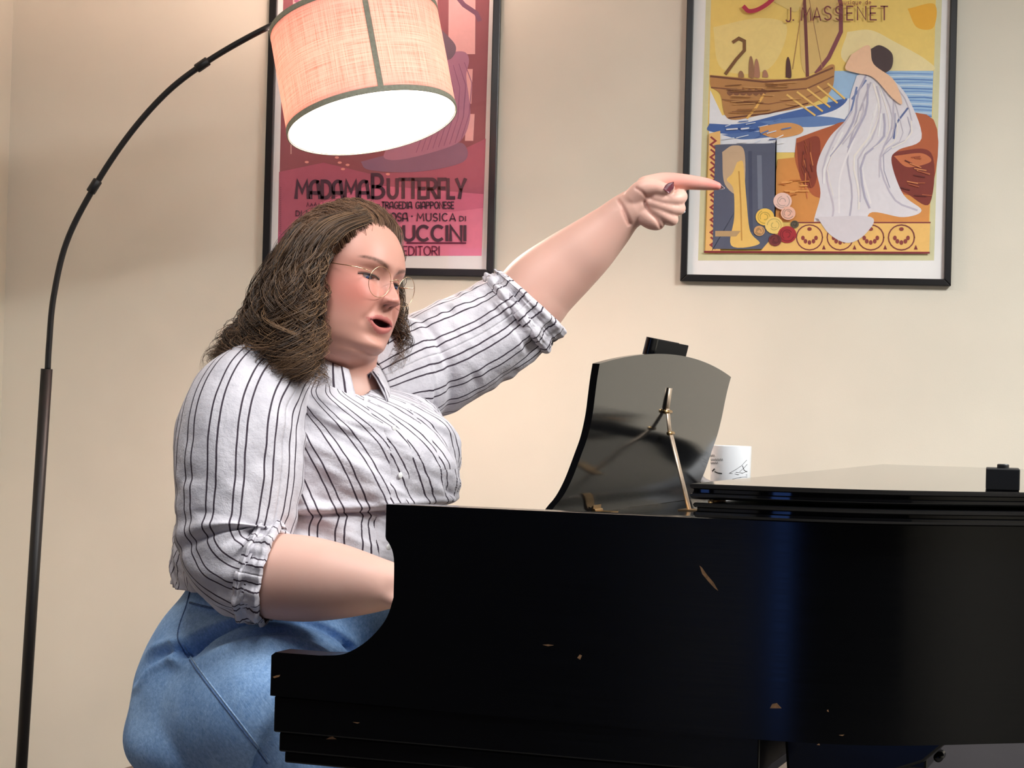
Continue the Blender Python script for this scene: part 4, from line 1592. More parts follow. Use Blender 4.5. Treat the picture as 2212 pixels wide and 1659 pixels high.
# pointing hand (her left): palm toward the viewer, index out, thumb laid over, three fingers curled
k_ = 3.37
PARTS.append(ellipsoid(at(1398, 440, k_ + 0.006), np.array([(RT * 0.90 - UP * 0.30) * 0.040, (RT * 0.30 + UP * 0.90) * 0.038, FW * 0.017])))
PARTS.append(ellipsoid(at(1402, 470, k_ - 0.002), np.array([(RT * 0.9 - UP * 0.3) * 0.030, UP * 0.020, FW * 0.019])))
PARTS.append(ellipsoid(at(1422, 404, k_ + 0.006), np.array([RT * 0.036, UP * 0.0205, FW * 0.017])))
finger([(1395, 402, k_ + 0.004, 0.0175), (1432, 393, k_ + 0.004, 0.0160), (1468, 392, k_ + 0.001, 0.0138), (1500, 395, k_ - 0.001, 0.0122), (1528, 398, k_ - 0.002, 0.0104), (1550, 402, k_ - 0.003, 0.0070)], 30)
# thumb along the palm edge
finger([(1368, 428, k_ - 0.006, 0.0180), (1390, 408, k_ - 0.016, 0.0165), (1416, 405, k_ - 0.022, 0.0130), (1436, 409, k_ - 0.024, 0.0108), (1447, 406, k_ - 0.026, 0.0085)], 24)
# middle
finger([(1428, 412, k_ + 0.014, 0.0130), (1452, 418, k_ + 0.010, 0.0128), (1470, 424, k_ + 0.000, 0.0122), (1460, 429, k_ - 0.014, 0.0112), (1434, 430, k_ - 0.019, 0.0100), (1416, 427, k_ - 0.020, 0.0078)], 26)
# ring finger
finger([(1424, 432, k_ + 0.014, 0.0130), (1452, 444, k_ + 0.010, 0.0125), (1467, 450, k_ + 0.000, 0.0115), (1450, 450, k_ - 0.013, 0.0105), (1422, 442, k_ - 0.018, 0.0092), (1402, 437, k_ - 0.018, 0.0068)], 26)
# little finger
finger([(1416, 455, k_ + 0.012, 0.0125), (1438, 470, k_ + 0.008, 0.0120), (1452, 474, k_ - 0.001, 0.0110), (1438, 467, k_ - 0.011, 0.0098), (1418, 455, k_ - 0.015, 0.0085), (1404, 447, k_ - 0.015, 0.0062)], 26)

# playing hand (her right), mostly hidden behind the piano arm
hb = at(826, 1266, 2.928)
PARTS.append(ellipsoid(hb + PX * 0.040 - np.array([0, 0, 0.020]), np.array([PX * 0.05 - np.array([0, 0, 0.012]), PY * 0.040, np.array([0.0, 0, 0.017])])))
for k, (dy, L, sp) in enumerate(((-0.030, 0.044, -0.010), (-0.011, 0.054, -0.003), (0.009, 0.056, 0.004), (0.028, 0.050, 0.010))):
    b0 = hb + PX * 0.070 + PY * dy - np.array([0, 0, 0.036])
    pts = np.array([b0 - PX * 0.02, b0, b0 + PX * L * 0.45 + PY * sp * 0.5 + np.array([0, 0, 0.004]), b0 + PX * L * 0.78 + PY * sp - np.array([0, 0, 0.016]), b0 + PX * L * 0.9 + PY * sp - np.array([0, 0, 0.052])])
    PARTS.append(tube(catmull(pts, 20), np.interp(np.linspace(0, 1, 20), [0, 0.5, 1], [0.0098, 0.0090, 0.0068]), 14, True, True))
b0 = hb + PX * 0.02 + PY * 0.034 - np.array([0, 0, 0.014])
PARTS.append(tube(catmull(np.array([b0, b0 + PX * 0.025 + PY * 0.022 - np.array([0, 0, 0.01]), b0 + PX * 0.055 + PY * 0.03 - np.array([0, 0, 0.022]), b0 + PX * 0.075 + PY * 0.028 - np.array([0, 0, 0.034])]), 18), np.linspace(0.0125, 0.008, 18), 14, True, True))


def remesh(parts, voxel, smooth_it, name, fac=0.5):
    me = bpy.data.meshes.new(name + '_src')
    V, F = [], []
    k = 0
    for (v, f) in parts:
        V.append(np.asarray(v))
        F += [tuple(i + k for i in q) for q in f]
        k += len(v)
    V = np.vstack(V)
    me.from_pydata(V.tolist(), [], F)
    bm = bmesh.new()
    bm.from_mesh(me)
    bmesh.ops.recalc_face_normals(bm, faces=bm.faces)
    bm.to_mesh(me)
    bm.free()
    o = bpy.data.objects.new(name + '_src', me)
    COL.objects.link(o)
    m = o.modifiers.new('r', 'REMESH')
    m.mode = 'VOXEL'
    m.voxel_size = voxel
    if smooth_it:
        s = o.modifiers.new('s', 'SMOOTH')
        s.factor = fac
        s.iterations = smooth_it
    dg = bpy.context.evaluated_depsgraph_get()
    ev = o.evaluated_get(dg)
    out = bpy.data.meshes.new_from_object(ev)
    bpy.data.objects.remove(o)
    bpy.data.meshes.remove(me)
    out.name = name
    nv = len(out.vertices)
    co = np.zeros(nv * 3)
    out.vertices.foreach_get('co', co)
    return out, co.reshape(-1, 3)


body_me, bv = remesh(PARTS, 0.0021, 3, 'person')


def masked_smooth(me, co, mask, it):
    ne = len(me.edges)
    ed = np.zeros(ne * 2, np.int64)
    me.edges.foreach_get('vertices', ed)
    ed = ed.reshape(-1, 2)
    keep = (mask[ed[:, 0]] > 0) | (mask[ed[:, 1]] > 0)
    ed = ed[keep]
    n_ = len(co)
    a, b = np.concatenate([ed[:, 0], ed[:, 1]]), np.concatenate([ed[:, 1], ed[:, 0]])
    deg = np.maximum(np.bincount(a, minlength=n_), 1)[:, None]
    m = mask[:, None]
    for _ in range(it):
        av = np.stack([np.bincount(a, weights=co[b, k], minlength=n_) for k in range(3)], 1) / deg
        co = co + m * 0.6 * (av - co) * (np.bincount(a, minlength=n_) > 0)[:, None]
    return co


_L = hl(bv)
_front = sstep(0.03, 0.06, _L[:, 0]) * sstep(-0.121, -0.110, _L[:, 2]) * (_L[:, 2] < 0.2)
_front = _front * (1 - sstep(0.030, 0.046, np.abs(_L[:, 1])) * sstep(-0.070, -0.085, _L[:, 2]))
_q = bv - CAM
_px = CX + FPX * (_q @ RT) / (_q @ FW)
_hand = sstep(1335, 1365, _px) * (_q @ UP > 0)
_mask = np.clip((1 - _front) * (1 - 0.985 * _hand) * np.where(_L[:, 2] > -0.10, 0.35, 1.0), 0, 1)
_mask[_px < 905] *= 1.0
_mask = np.where((_px > 880) & (_q @ UP < 0), 0.05, _mask)      # playing hand keeps its fingers
bv = masked_smooth(body_me, bv, _mask, 60)

# ---- skin colour from anatomy, with shade over the head mixed in
def skin_colours(P):
    n = len(P)
    c = np.tile(np.array(srgb(224, 178, 161)[:3]), (n, 1))

    def mix(mask, rgb):
        nonlocal c
        m = np.clip(mask, 0, 1)[:, None]
        c = c * (1 - m) + np.array(srgb(*rgb)[:3]) * m
    nz = vnoise(P, 22, 3) * 0.5 + vnoise(P, 60, 5) * 0.3
    mix(0.22 * np.clip(nz + 0.2, 0, 1), (230, 158, 140))
    L = hl(P)
    x, y, z = L[:, 0], L[:, 1], L[:, 2]
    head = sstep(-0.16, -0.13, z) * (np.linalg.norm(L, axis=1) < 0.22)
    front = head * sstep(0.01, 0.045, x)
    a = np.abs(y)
    mix(head * 0.62, (194, 132, 114))  # whole head toned darker, shade on the face put into the skin
    mix(head * 0.62 * G(a - 0.054, 0.024) * G(z + 0.024, 0.024) * (x > 0), (204, 108, 94))
    mix(front * 0.35 * G(y, 0.012) * G(z + 0.028, 0.012), (214, 132, 118))
    mix(front * 0.40 * G(a - EYE_Y, 0.016) * G(z - 0.009, 0.006), (186, 134, 108))
    mix(front * 0.35 * G(a - EYE_Y, 0.014) * G(z + 0.010, 0.004), (188, 128, 112))
    # lips and mouth
    inl = (a < 0.0345)
    lipz = (z < LTOP(y) + 0.0004) & (z > LBOT(y) - 0.0004)
    mix(front * inl * lipz * 0.75, (190, 98, 96))
    opn = (z < MTOP(y) - 0.0004) & (z > MBOT(y) + 0.0006) & (a < 0.0312)
    fx = face_x(y, z)
    mix(front * opn, (74, 24, 30))
    mix(front * G(a - 0.007, 0.0026) * G(z + 0.0368, 0.0018) * 0.9, (70, 30, 28))
    # brows
    for s in (-1, 1):
        t = (s * y - 0.012) / 0.047
        zc = 0.0195 + 0.0085 * np.sin(np.clip(t, 0, 1) * 2.2) - 0.003
        th = 0.0040 * (1 - 0.55 * np.clip(t, 0, 1))
        m = np.exp(-np.abs((z - zc) / th) ** 3) * sstep(-0.06, 0.08, t) * sstep(1.05, 0.85, t)
        mix(front * m * (0.78 + 0.2 * vnoise(P, 700, 9)), (78, 54, 42))
        e = y - s * EYE_Y
        lid = G(z - (UP_LID(e) + 0.0012), 0.0010) * (np.abs(e) < 0.0195)
        mix(front * lid * 0.9, (52, 34, 30))
        lid = G(z - (LO_LID(e) - 0.0006), 0.0008) * (np.abs(e) < 0.0180)
        mix(front * lid * 0.5, (120, 74, 62))
    # flushed pointing hand
    q = P - CAM
    d = q @ FW
    px_, py_ = CX + FPX * (q @ RT) / d, CY - FPX * (q @ UP) / d
    mix(0.5 * sstep(1390, 1470, px_) * sstep(412, 398, py_) * (py_ < 500), (236, 140, 128))
    mix(0.5 * sstep(1515, 1550, px_) * (py_ < 500) * (py_ > 350), (228, 110, 104))
    return c


def _pdist(XY, pl):
    pl = catmull(np.array(pl, float), 24)
    best = np.full(len(XY), 1e9)
    for a, b in zip(pl[:-1], pl[1:]):
        ab = b - a
        t_ = np.clip(((XY - a) @ ab) / (ab @ ab), 0, 1)
        dv = XY - (a + t_[:, None] * ab)
        best = np.minimum(best, np.hypot(dv[:, 0], dv[:, 1]))
    return best


# skin folds at the wrist and palm of the pointing hand
body_me.vertices.foreach_set('co', bv.ravel())
body_me.update()
bn = np.zeros(len(bv) * 3)
body_me.vertices.foreach_get('normal', bn)
bn = bn.reshape(-1, 3)
_q = bv - CAM
_XY = np.stack([CX + FPX * (_q @ RT) / (_q @ FW), CY - FPX * (_q @ UP) / (_q @ FW)], 1)
_fc = sstep(0.1, 0.4, -(bn @ FW)) * (_XY[:, 0] > 1300)
_sel = np.where(_fc > 0)[0]
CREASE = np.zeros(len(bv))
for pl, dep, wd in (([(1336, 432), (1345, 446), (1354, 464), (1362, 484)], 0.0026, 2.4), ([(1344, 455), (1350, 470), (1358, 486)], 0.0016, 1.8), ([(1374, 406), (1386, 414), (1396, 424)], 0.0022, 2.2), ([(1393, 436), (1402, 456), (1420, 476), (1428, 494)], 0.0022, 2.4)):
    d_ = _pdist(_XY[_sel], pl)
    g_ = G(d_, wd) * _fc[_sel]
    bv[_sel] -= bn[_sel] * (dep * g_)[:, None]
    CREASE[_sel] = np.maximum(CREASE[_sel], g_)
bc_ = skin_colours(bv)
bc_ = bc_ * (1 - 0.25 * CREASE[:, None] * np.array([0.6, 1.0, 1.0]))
HIP = at(560, 1500, 3.22)
HIP[2] = 0.502
body_me.vertices.foreach_set('co', (bv - HIP).ravel())
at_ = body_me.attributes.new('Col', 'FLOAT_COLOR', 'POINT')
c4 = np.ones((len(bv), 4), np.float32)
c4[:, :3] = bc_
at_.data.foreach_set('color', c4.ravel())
body_me.polygons.foreach_set('use_smooth', [True] * len(body_me.polygons))
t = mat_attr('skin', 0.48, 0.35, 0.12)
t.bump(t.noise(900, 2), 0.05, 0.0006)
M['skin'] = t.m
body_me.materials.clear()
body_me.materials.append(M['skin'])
person = bpy.data.objects.new('person', body_me)
person.location = tuple(HIP)
COL.objects.link(person)
tag(person, 'seated person in striped shirt and jeans, singing and pointing over the piano', 'person')

# eyes
gaze_w = HF * 0.93 - UP * 0.36 - FW * 0.06
for s in (-1, 1):
    e0 = face_x(np.array([s * EYE_Y]), np.array([0.009]))[0]
    ec = hw((e0 - 0.0158 + 0.0008, s * EYE_Y, -0.0005))
    gz = gaze_w / np.linalg.norm(gaze_w)
    a1 = np.cross(gz, UP); a1 /= np.linalg.norm(a1)
    a2 = np.cross(a1, gz)
    V, F = ellipsoid(ec, np.array([a1, a2, gz]) * 0.0142, 40, 40)
    D = (V - ec) @ gz / 0.0142
    ang = np.degrees(np.arccos(np.clip(D, -1, 1)))
    c = np.tile(np.array(srgb(150, 134, 132)[:3]), (len(V), 1))
    c[ang < 31] = srgb(62, 74, 108)[:3]
    c[ang < 12] = srgb(12, 10, 12)[:3]
    mk('eye', V, F, M.setdefault('eyemat', mat_attr('eye', 0.1, 0.6).m), person, True, cols=c)
    # upper lashes
    ee = np.linspace(-0.0190, 0.0190, 24)
    zz_ = UP_LID(ee) + 0.0006 - 0.0008 * (np.abs(ee) / 0.0190) ** 2
    xx_ = np.array([face_x(np.array([s * EYE_Y + v]), np.array([zv + 0.0022]))[0] for v, zv in zip(ee, zz_)]) + 0.0010
    pts = np.array([hw((a, s * EYE_Y + v, zv)) for a, v, zv in zip(xx_, ee, zz_)])
    V, F = tube(pts, np.interp(np.linspace(0, 1, 24), [0, 0.5, 1], [0.0006, 0.0012, 0.0008]), 8)
    mk('eyelashes', V, F, M.setdefault('lash', mat_simple('lashes', srgb(38, 26, 24), 0.6)), person, True)
# thumb nail, dark polish; index nail pale
M['polish'] = mat_simple('dark_nail_polish', srgb(112, 58, 66), 0.3)
M['nail'] = mat_simple('pale_nail', srgb(214, 196, 200), 0.3)


def nail(tip, tdir, ndir, L, W, mat, name='fingernail'):
    tdir = tdir / np.linalg.norm(tdir)
    ndir = ndir - tdir * (ndir @ tdir)
    ndir /= np.linalg.norm(ndir)
    sd = np.cross(tdir, ndir)
    V, F = [], []
    for i, tt in enumerate(np.linspace(0, 1, 9)):
        wv = W * (1.0 if tt < 0.5 else max(0.06, 1 - ((tt - 0.5) / 0.5) ** 1.6))
        for j, ss in enumerate(np.linspace(-1, 1, 7)):
            V.append(tip + tdir * L * tt + sd * wv * ss + ndir * (0.0022 * (1 - ss * ss) - 0.0012))
    V = np.array(V)
    V2 = np.vstack([V, V - ndir * 0.0008])
    F = grid_faces(9, 7, False)
    k = 63
    F2 = F + [tuple(i + k for i in reversed(f)) for f in F]
    rim_ = [j for j in range(7)] + [7 * i + 6 for i in range(1, 9)] + [56 + j for j in range(5, -1, -1)] + [7 * i for i in range(7, 0, -1)]
    for a, b in zip(rim_, rim_[1:] + rim_[:1]):
        F2.append((a, b, b + k, a + k))
    return mk(name, V2, F2, mat, person, True)


nail(at(1439, 413, k_ - 0.0365), (RT * 0.62 + UP * 0.78), -FW * 0.95 - RT * 0.2, 0.0200, 0.0070, M['polish'])
nail(at(1546, 401, k_ - 0.0030), (RT * 0.95 - UP * 0.25), UP * 0.6 + FW * 0.7, 0.016, 0.0046, M['nail'])
# teeth edge just inside the upper lip
# ------------------------------------------------------------------ hair: guide columns from the parting down, strands between them
GUIDES = [
    [(806, 478, 3.145), (750, 504, 3.112), (706, 552, 3.095), (682, 640, 3.085), (680, 745, 3.065), (680, 838, 3.03)],
    [(796, 456, 3.160), (712, 490, 3.095), (656, 575, 3.065), (632, 680, 3.045), (634, 770, 3.030), (645, 832, 3.02)],
    [(780, 444, 3.180), (672, 480, 3.110), (614, 572, 3.075), (584, 680, 3.060), (572, 748, 3.055), (590, 800, 3.04)],
    [(768, 440, 3.200), (652, 484, 3.160), (590, 575, 3.140), (545, 680, 3.135), (505, 742, 3.135), (482, 792, 3.125)],
    [(764, 439, 3.225), (648, 494, 3.250), (590, 600, 3.265), (556, 690, 3.270), (520, 760, 3.270), (492, 800, 3.26)],
    [(772, 440, 3.250), (706, 490, 3.310), (668, 600, 3.345), (650, 700, 3.360), (640, 780, 3.360), (640, 820, 3.35)],
    [(800, 448, 3.260), (802, 490, 3.320), (800, 580, 3.350), (796, 680, 3.350), (796, 760, 3.335), (790, 815, 3.32)],
    [(826, 466, 3.250), (852, 494, 3.275), (866, 556, 3.290), (858, 640, 3.300), (866, 735, 3.280), (846, 815, 3.245)],
]
GW = np.array([[at(*p) for p in g] for g in GUIDES])          # (8, 6, 3)
NG = len(GUIDES)


def make_tab(gw):
    cols = np.array([catmull(g, 61) for g in gw])
    return np.array([catmull(cols[:, i], 71) for i in range(61)])


TAB = make_tab(GW)
TOPG = [
    [(722, 556, 3.112), (706, 515, 3.088), (668, 498, 3.095), (628, 545, 3.090), (610, 600, 3.08)],
    [(764, 530, 3.124), (742, 484, 3.118), (688, 466, 3.128), (634, 508, 3.125), (602, 580, 3.12)],
    [(802, 512, 3.138), (786, 464, 3.156), (722, 443, 3.180), (650, 484, 3.180), (600, 560, 3.17)],
    [(840, 522, 3.180), (832, 470, 3.205), (774, 436, 3.230), (690, 462, 3.270), (640, 540, 3.28)],
    [(865, 558, 3.232), (862, 502, 3.250), (824, 456, 3.280), (764, 458, 3.320), (720, 520, 3.34)],
]
TTAB = make_tab(np.array([[at(*p) for p in g] for g in TOPG]))
CUR = [TAB, 8]


def shell(phi, t):
    """phi in 0..n-1, t in 0..1, arrays of equal length -> world points"""
    tab, ng = CUR
    fi = np.clip(t, 0, 1) * 60
    fj = np.clip(phi, 0, ng - 1) / (ng - 1) * 70
    i0 = np.minimum(fi.astype(int), 59); j0 = np.minimum(fj.astype(int), 69)
    a = (fi - i0)[:, None]; b = (fj - j0)[:, None]
    return (tab[i0, j0] * (1 - a) * (1 - b) + tab[i0 + 1, j0] * a * (1 - b) + tab[i0, j0 + 1] * (1 - a) * b + tab[i0 + 1, j0 + 1] * a * b)


HAIRC = hw((-0.005, 0, 0.0))


def axis_pt(P):
    """axis of the hair mass at the height of each point"""
    h = (P - HAIRC) @ UP
    return HAIRC[None] + UP[None] * h[:, None] - RT[None] * (np.clip(-h, 0, 1) * 0.30)[:, None]


hv, hf, hc = [], [], []
nvert = 0
# under-layer that closes the mass
nph, ntt = 64, 30
pp, tt = np.meshgrid(np.linspace(0, NG - 1, nph), np.linspace(0, 0.93, ntt), indexing='ij')
S = shell(pp.ravel(), tt.ravel())
A = axis_pt(S)
D = A - S
D[:, :] -= np.outer(D @ UP, UP)
Ln = np.linalg.norm(D, axis=1)[:, None] + 1e-6
inset = np.minimum(0.016, Ln[:, 0] * 0.4) * sstep(0.0, 0.10, tt.ravel()) + 0.004
S2 = S + D / Ln * inset[:, None] - UP[None] * 0.004
S2 += (D / Ln) * (0.006 * vnoise(S2, 38, 4))[:, None]
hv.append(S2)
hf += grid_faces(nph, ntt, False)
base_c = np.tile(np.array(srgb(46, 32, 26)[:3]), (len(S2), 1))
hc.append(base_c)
nvert = len(S2)

cols_dark, cols_mid, cols_light = np.array(srgb(40, 30, 25)[:3]), np.array(srgb(92, 66, 48)[:3]), np.array(srgb(180, 138, 98)[:3])


def strands(n_clump, per, phr, t0r, t1r, layer, curl, rad, seed, npts=34):
    global nvert
    R = np.random.default_rng(seed)
    tri = np.array([[1, 0], [-0.5, 0.87], [-0.5, -0.87]])
    for c in range(n_clump):
        ph0 = R.uniform(*phr)
        ta, tb = R.uniform(*t0r), R.uniform(*t1r)
        phase = R.uniform(0, 6.28)
        turns = R.uniform(3.0, 6.0) * (tb - ta)
        amp = curl * R.uniform(0.5, 1.35)
        lay = R.uniform(*layer)
        hand = R.choice([-1, 1])
        drift = R.normal(0, 0.16)
        tone = R.uniform(0, 1)
        cl_li = 0.35 * (R.random() < 0.14)
        for k in range(per):
            spread = R.normal(0, 0.038)
            tb_ = np.clip(tb + R.normal(0, 0.03), 0, 1.0)
            t = np.linspace(ta, tb_, npts)
            s = (t - ta) / max(1e-3, tb_ - ta)
            ph = ph0 + spread * (1 - 0.55 * s) + drift * s
            P = shell(ph, t)
            over = np.clip((tb + R.normal(0, 0.03)) - 1, 0, 0.2)
            A_ = axis_pt(P)
            D_ = A_ - P
            D_ -= np.outer(D_ @ UP, UP)
            Ln_ = np.linalg.norm(D_, axis=1)[:, None] + 1e-6
            nrm = -D_ / Ln_
            T_ = np.gradient(P, axis=0)
            T_ /= np.linalg.norm(T_, axis=1)[:, None] + 1e-9
            sd = np.cross(T_, nrm)
            ga = amp * sstep(0.12, 0.65, t) * (0.35 + 1.15 * s)
            w_ = phase + R.normal(0, 0.35) + 6.28 * turns * s ** 1.15
            P = P + nrm * (lay * sstep(0, 0.12, t) + ga * np.cos(w_) * 0.6)[:, None] + sd * (hand * ga * np.sin(w_))[:, None]
            P = P + (R.normal(0, 0.0015, 3)[None] * (0.3 + s[:, None])) + nrm * (R.normal(0, 0.002))
            r = rad * R.uniform(0.6, 1.2) * np.clip(np.interp(s, [0, 0.1, 0.75, 1], [0.6, 1, 0.9, 0.15]), 0.1, 1)
            T2, A2, B2 = frames(P, ref=np.array([0.31, 0.22, 0.92]))
            V = (P[:, None] + r[:, None, None] * (tri[None, :, 0:1] * A2[:, None] + tri[None, :, 1:2] * B2[:, None])).reshape(-1, 3)
            hv.append(V)
            hf.extend([tuple(i + nvert for i in f) for f in FT])
            m = np.clip(tone * 0.75 + R.normal(0, 0.18), 0, 1)
            col = cols_dark * (1 - m) + cols_mid * m
            li = np.clip(R.normal(0.05, 0.16) + 0.4 * (R.random() < 0.16) + cl_li, 0, 0.85)
            cc = col[None] * (1 - li * (0.5 + 0.5 * s[:, None])) + cols_light[None] * li * (0.5 + 0.5 * s[:, None])
            hc.append(np.repeat(cc, 3, axis=0))
            nvert += len(V)


NP = 34
FT = grid_faces(NP, 3)
strands(200, 10, (0.02, 4.2), (0.0, 0.05), (0.86, 1.0), (-0.012, 0.005), 0.0160, 0.00062, 11)
strands(60, 11, (4.0, 7.0), (0.0, 0.05), (0.88, 1.0), (-0.010, 0.003), 0.011, 0.00065, 12)
strands(110, 8, (0.1, 4.4), (0.15, 0.45), (0.82, 1.0), (0.000, 0.013), 0.0230, 0.00055, 13)
strands(30, 9, (6.2, 7.0), (0.3, 0.5), (0.9, 1.0), (-0.004, 0.008), 0.014, 0.00052, 14)
strands(60, 1, (0.0, 5.0), (0.05, 0.4), (0.8, 1.0), (0.006, 0.018), 0.018, 0.00032, 15)
# top: swept back from the hairline over the crown
CUR[:] = [TTAB, 5]
pp, tt = np.meshgrid(np.linspace(0, 4, 40), np.linspace(0.10, 1.0, 24), indexing='ij')
S = shell(pp.ravel(), tt.ravel())
D = HAIRC - S
D /= np.linalg.norm(D, axis=1)[:, None]
S2 = S + D * 0.006
hv.append(S2)
hf += [tuple(i + nvert for i in f) for f in grid_faces(40, 24, False)]
hc.append(np.tile(np.array(srgb(58, 41, 32)[:3]), (len(S2), 1)))
nvert += len(S2)
cols_dark, cols_mid, cols_light = np.array(srgb(70, 48, 36)[:3]), np.array(srgb(118, 84, 60)[:3]), np.array(srgb(186, 140, 104)[:3])  # crown strands lighter, lamplight on the top put into their colour
strands(210, 6, (0.0, 4.0), (0.0, 0.10), (0.8, 1.0), (-0.005, 0.004), 0.006, 0.00050, 21)
strands(60, 1, (0.0, 4.0), (0.0, 0.02), (0.15, 0.5), (-0.003, 0.003), 0.004, 0.0003, 23)
strands(40, 2, (0.0, 3.6), (0.05, 0.3), (0.6, 1.0), (0.002, 0.007), 0.007, 0.00036, 22)
CUR[:] = [TAB, 8]
t = mat_attr('hair', 0.42, 0.45)
t.b.inputs['Anisotropic'].default_value = 0.4
M['hair'] = t.m
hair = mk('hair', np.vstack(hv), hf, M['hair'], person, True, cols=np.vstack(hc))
hair['kind'] = 'stuff'
hair['label'] = 'wavy shoulder-length brown hair with lighter ends'
# ------------------------------------------------------------------ clothing
from mathutils.bvhtree import BVHTree
TPSI = math.radians(35)
TF = math.cos(TPSI) * RT - math.sin(TPSI) * FW
TR = -math.sin(TPSI) * RT - math.cos(TPSI) * FW


def make_shirt_mat():
    t = NT('striped_cotton')
    uvn = t.n('ShaderNodeUVMap')
    sp = t.n('ShaderNodeSeparateXYZ')
    t.l(uvn.outputs[0], sp.inputs[0])
    wob = t.noise(14, 2, vec=uvn.outputs[0])
    u = t.math('ADD', sp.outputs[0], t.math('MULTIPLY', t.math('SUBTRACT', wob, 0.5), 0.006))
    fr = t.math('FRACT', t.math('DIVIDE', u, 0.042))
    tot = None
    for c in (0.34, 0.66):
        d = t.math('ABSOLUTE', t.math('SUBTRACT', fr, c))
        m = t.math('LESS_THAN', d, 0.033)
        tot = m if tot is None else t.math('ADD', tot, m)
    mx = t.n('ShaderNodeMix', data_type='RGBA')
    t.l(tot, mx.inputs['Factor'])
    f = t.noise(30, 4)
    t.l(t.ramp(f, [(0.3, srgb(198, 193, 199)), (0.7, srgb(220, 215, 220))]), mx.inputs['A'])
    mx.inputs['B'].default_value = srgb(66, 56, 66)
    t.l(mx.outputs['Result'], t.b.inputs['Base Color'])
    t.b.inputs['Roughness'].default_value = 0.8
    t.b.inputs['Specular IOR Level'].default_value = 0.2
    h = t.math('ADD', t.noise(55, 5, 0.6), t.math('MULTIPLY', t.noise(400, 2), 0.15))
    t.bump(h, 0.55, 0.004)
    return t.m


M['shirt'] = make_shirt_mat()
M['shirtplain'] = mat_simple('white_cotton', srgb(238, 236, 240), 0.8, nscale=60, namp=0.05, bump=0.4)
M['button'] = mat_simple('white_button', srgb(236, 234, 230), 0.3)

# torso: rows from collar to hem: px, py, depth, front, back, side, front drop
ROWS = np.array([
    (718, 796, 3.215, 0.064, 0.076, 0.074, -0.030),
    (717, 813, 3.220, 0.084, 0.098, 0.118, -0.026),
    (716, 838, 3.235, 0.110, 0.122, 0.168, -0.018),
    (713, 880, 3.250, 0.152, 0.146, 0.200, -0.008),
    (706, 930, 3.265, 0.190, 0.162, 0.215, 0.0),
    (698, 985, 3.275, 0.215, 0.176, 0.222, 0.0),
    (690, 1040, 3.28, 0.222, 0.182, 0.226, 0.0),
    (683, 1080, 3.28, 0.214, 0.186, 0.226, 0.0),
    (676, 1112, 3.28, 0.203, 0.188, 0.226, 0.0),
    (668, 1160, 3.28, 0.216, 0.190, 0.230, 0.0),
    (660, 1205, 3.275, 0.226, 0.186, 0.230, 0.0),
    (652, 1256, 3.27, 0.224, 0.176, 0.224, 0.0)], float)
RW = np.array([list(at(r[0], r[1], r[2])) + list(r[3:]) for r in ROWS])
NR, NTH = 150, 220
RS = catmull(RW, NR)
th = np.linspace(-math.pi, math.pi, NTH, endpoint=False)
CIRC = 0.042 * 32


def torso_pt(i, t, off=0.0):
    r = RS[i]
    c, s = np.cos(t), np.sin(t)
    a = np.where(c > 0, r[3], r[4]) + off
    b = r[5] + off
    e = 2 / 2.2
    return r[:3] + np.outer(a * np.sign(c) * np.abs(c) ** e, TF) + np.outer(b * np.sign(s) * np.abs(s) ** e, TR) + np.outer(r[6] * c, UP)


TOR = np.array([torso_pt(i, th) for i in range(NR)])           # (NR,NTH,3)
ctr = RS[:, None, :3]
out = TOR - ctr
out /= np.linalg.norm(out, axis=2)[:, :, None] + 1e-9
flat = TOR.reshape(-1, 3)
ss = np.repeat(np.linspace(0, 1, NR), NTH)
tt_ = np.tile(th, NR)
amp = sstep(0.02, 0.25, ss)
# broad drape, diagonal drag folds toward the raised arm, and the roll of cloth under the bust
w1 = vnoise(np.stack([tt_ * 2.2 + ss * 5, ss * 2.5, ss * 0], 1), 1.6, 1)
w2 = vnoise(np.stack([tt_ * 3 + ss * 9, ss * 3, ss * 0], 1), 2.8, 2)
disp = amp * (0.0065 * w1 + 0.005 * w2 + 0.0022 * vnoise(flat, 40, 7) + 0.0035 * np.abs(vnoise(np.stack([tt_ * 4 + ss * 16, ss * 4, ss * 0], 1), 3.1, 12)))
disp += -0.012 * G(ss - (0.695 - 0.035 * np.cos(tt_)), 0.014) * sstep(1.9, 1.2, np.abs(tt_ - 0.25))
disp += 0.009 * G(ss - (0.665 - 0.035 * np.cos(tt_)), 0.020) * sstep(1.9, 1.2, np.abs(tt_ - 0.25))
disp += 0.004 * np.sin(tt_ * 26 + ss * 14) * sstep(0.74, 0.95, ss) * 0.6
TOR = TOR + out * disp.reshape(NR, NTH)[:, :, None]
tv = TOR.reshape(-1, 3)
SHEAR = lambda s_: 0.27 * np.minimum(s_, 0.69)
uv = np.stack([(tt_ + math.pi) / (2 * math.pi) * CIRC + SHEAR(ss), ss * 0.6], 1)
T0 = 0.24
VN = 0.150                                                       # V-neck depth in s


def in_v(i, j):
    s = (i + 0.5) / NR
    t = th[j] + math.pi / NTH
    return s < VN and abs(t - T0) < 0.40 * (1 - s / VN) ** 0.8


Ft = []
for i in range(NR - 1):
    for j in range(NTH):
        if in_v(i, j):
            continue
        j2 = (j + 1) % NTH
        Ft.append((i * NTH + j, (i + 1) * NTH + j, (i + 1) * NTH + j2, i * NTH + j2))
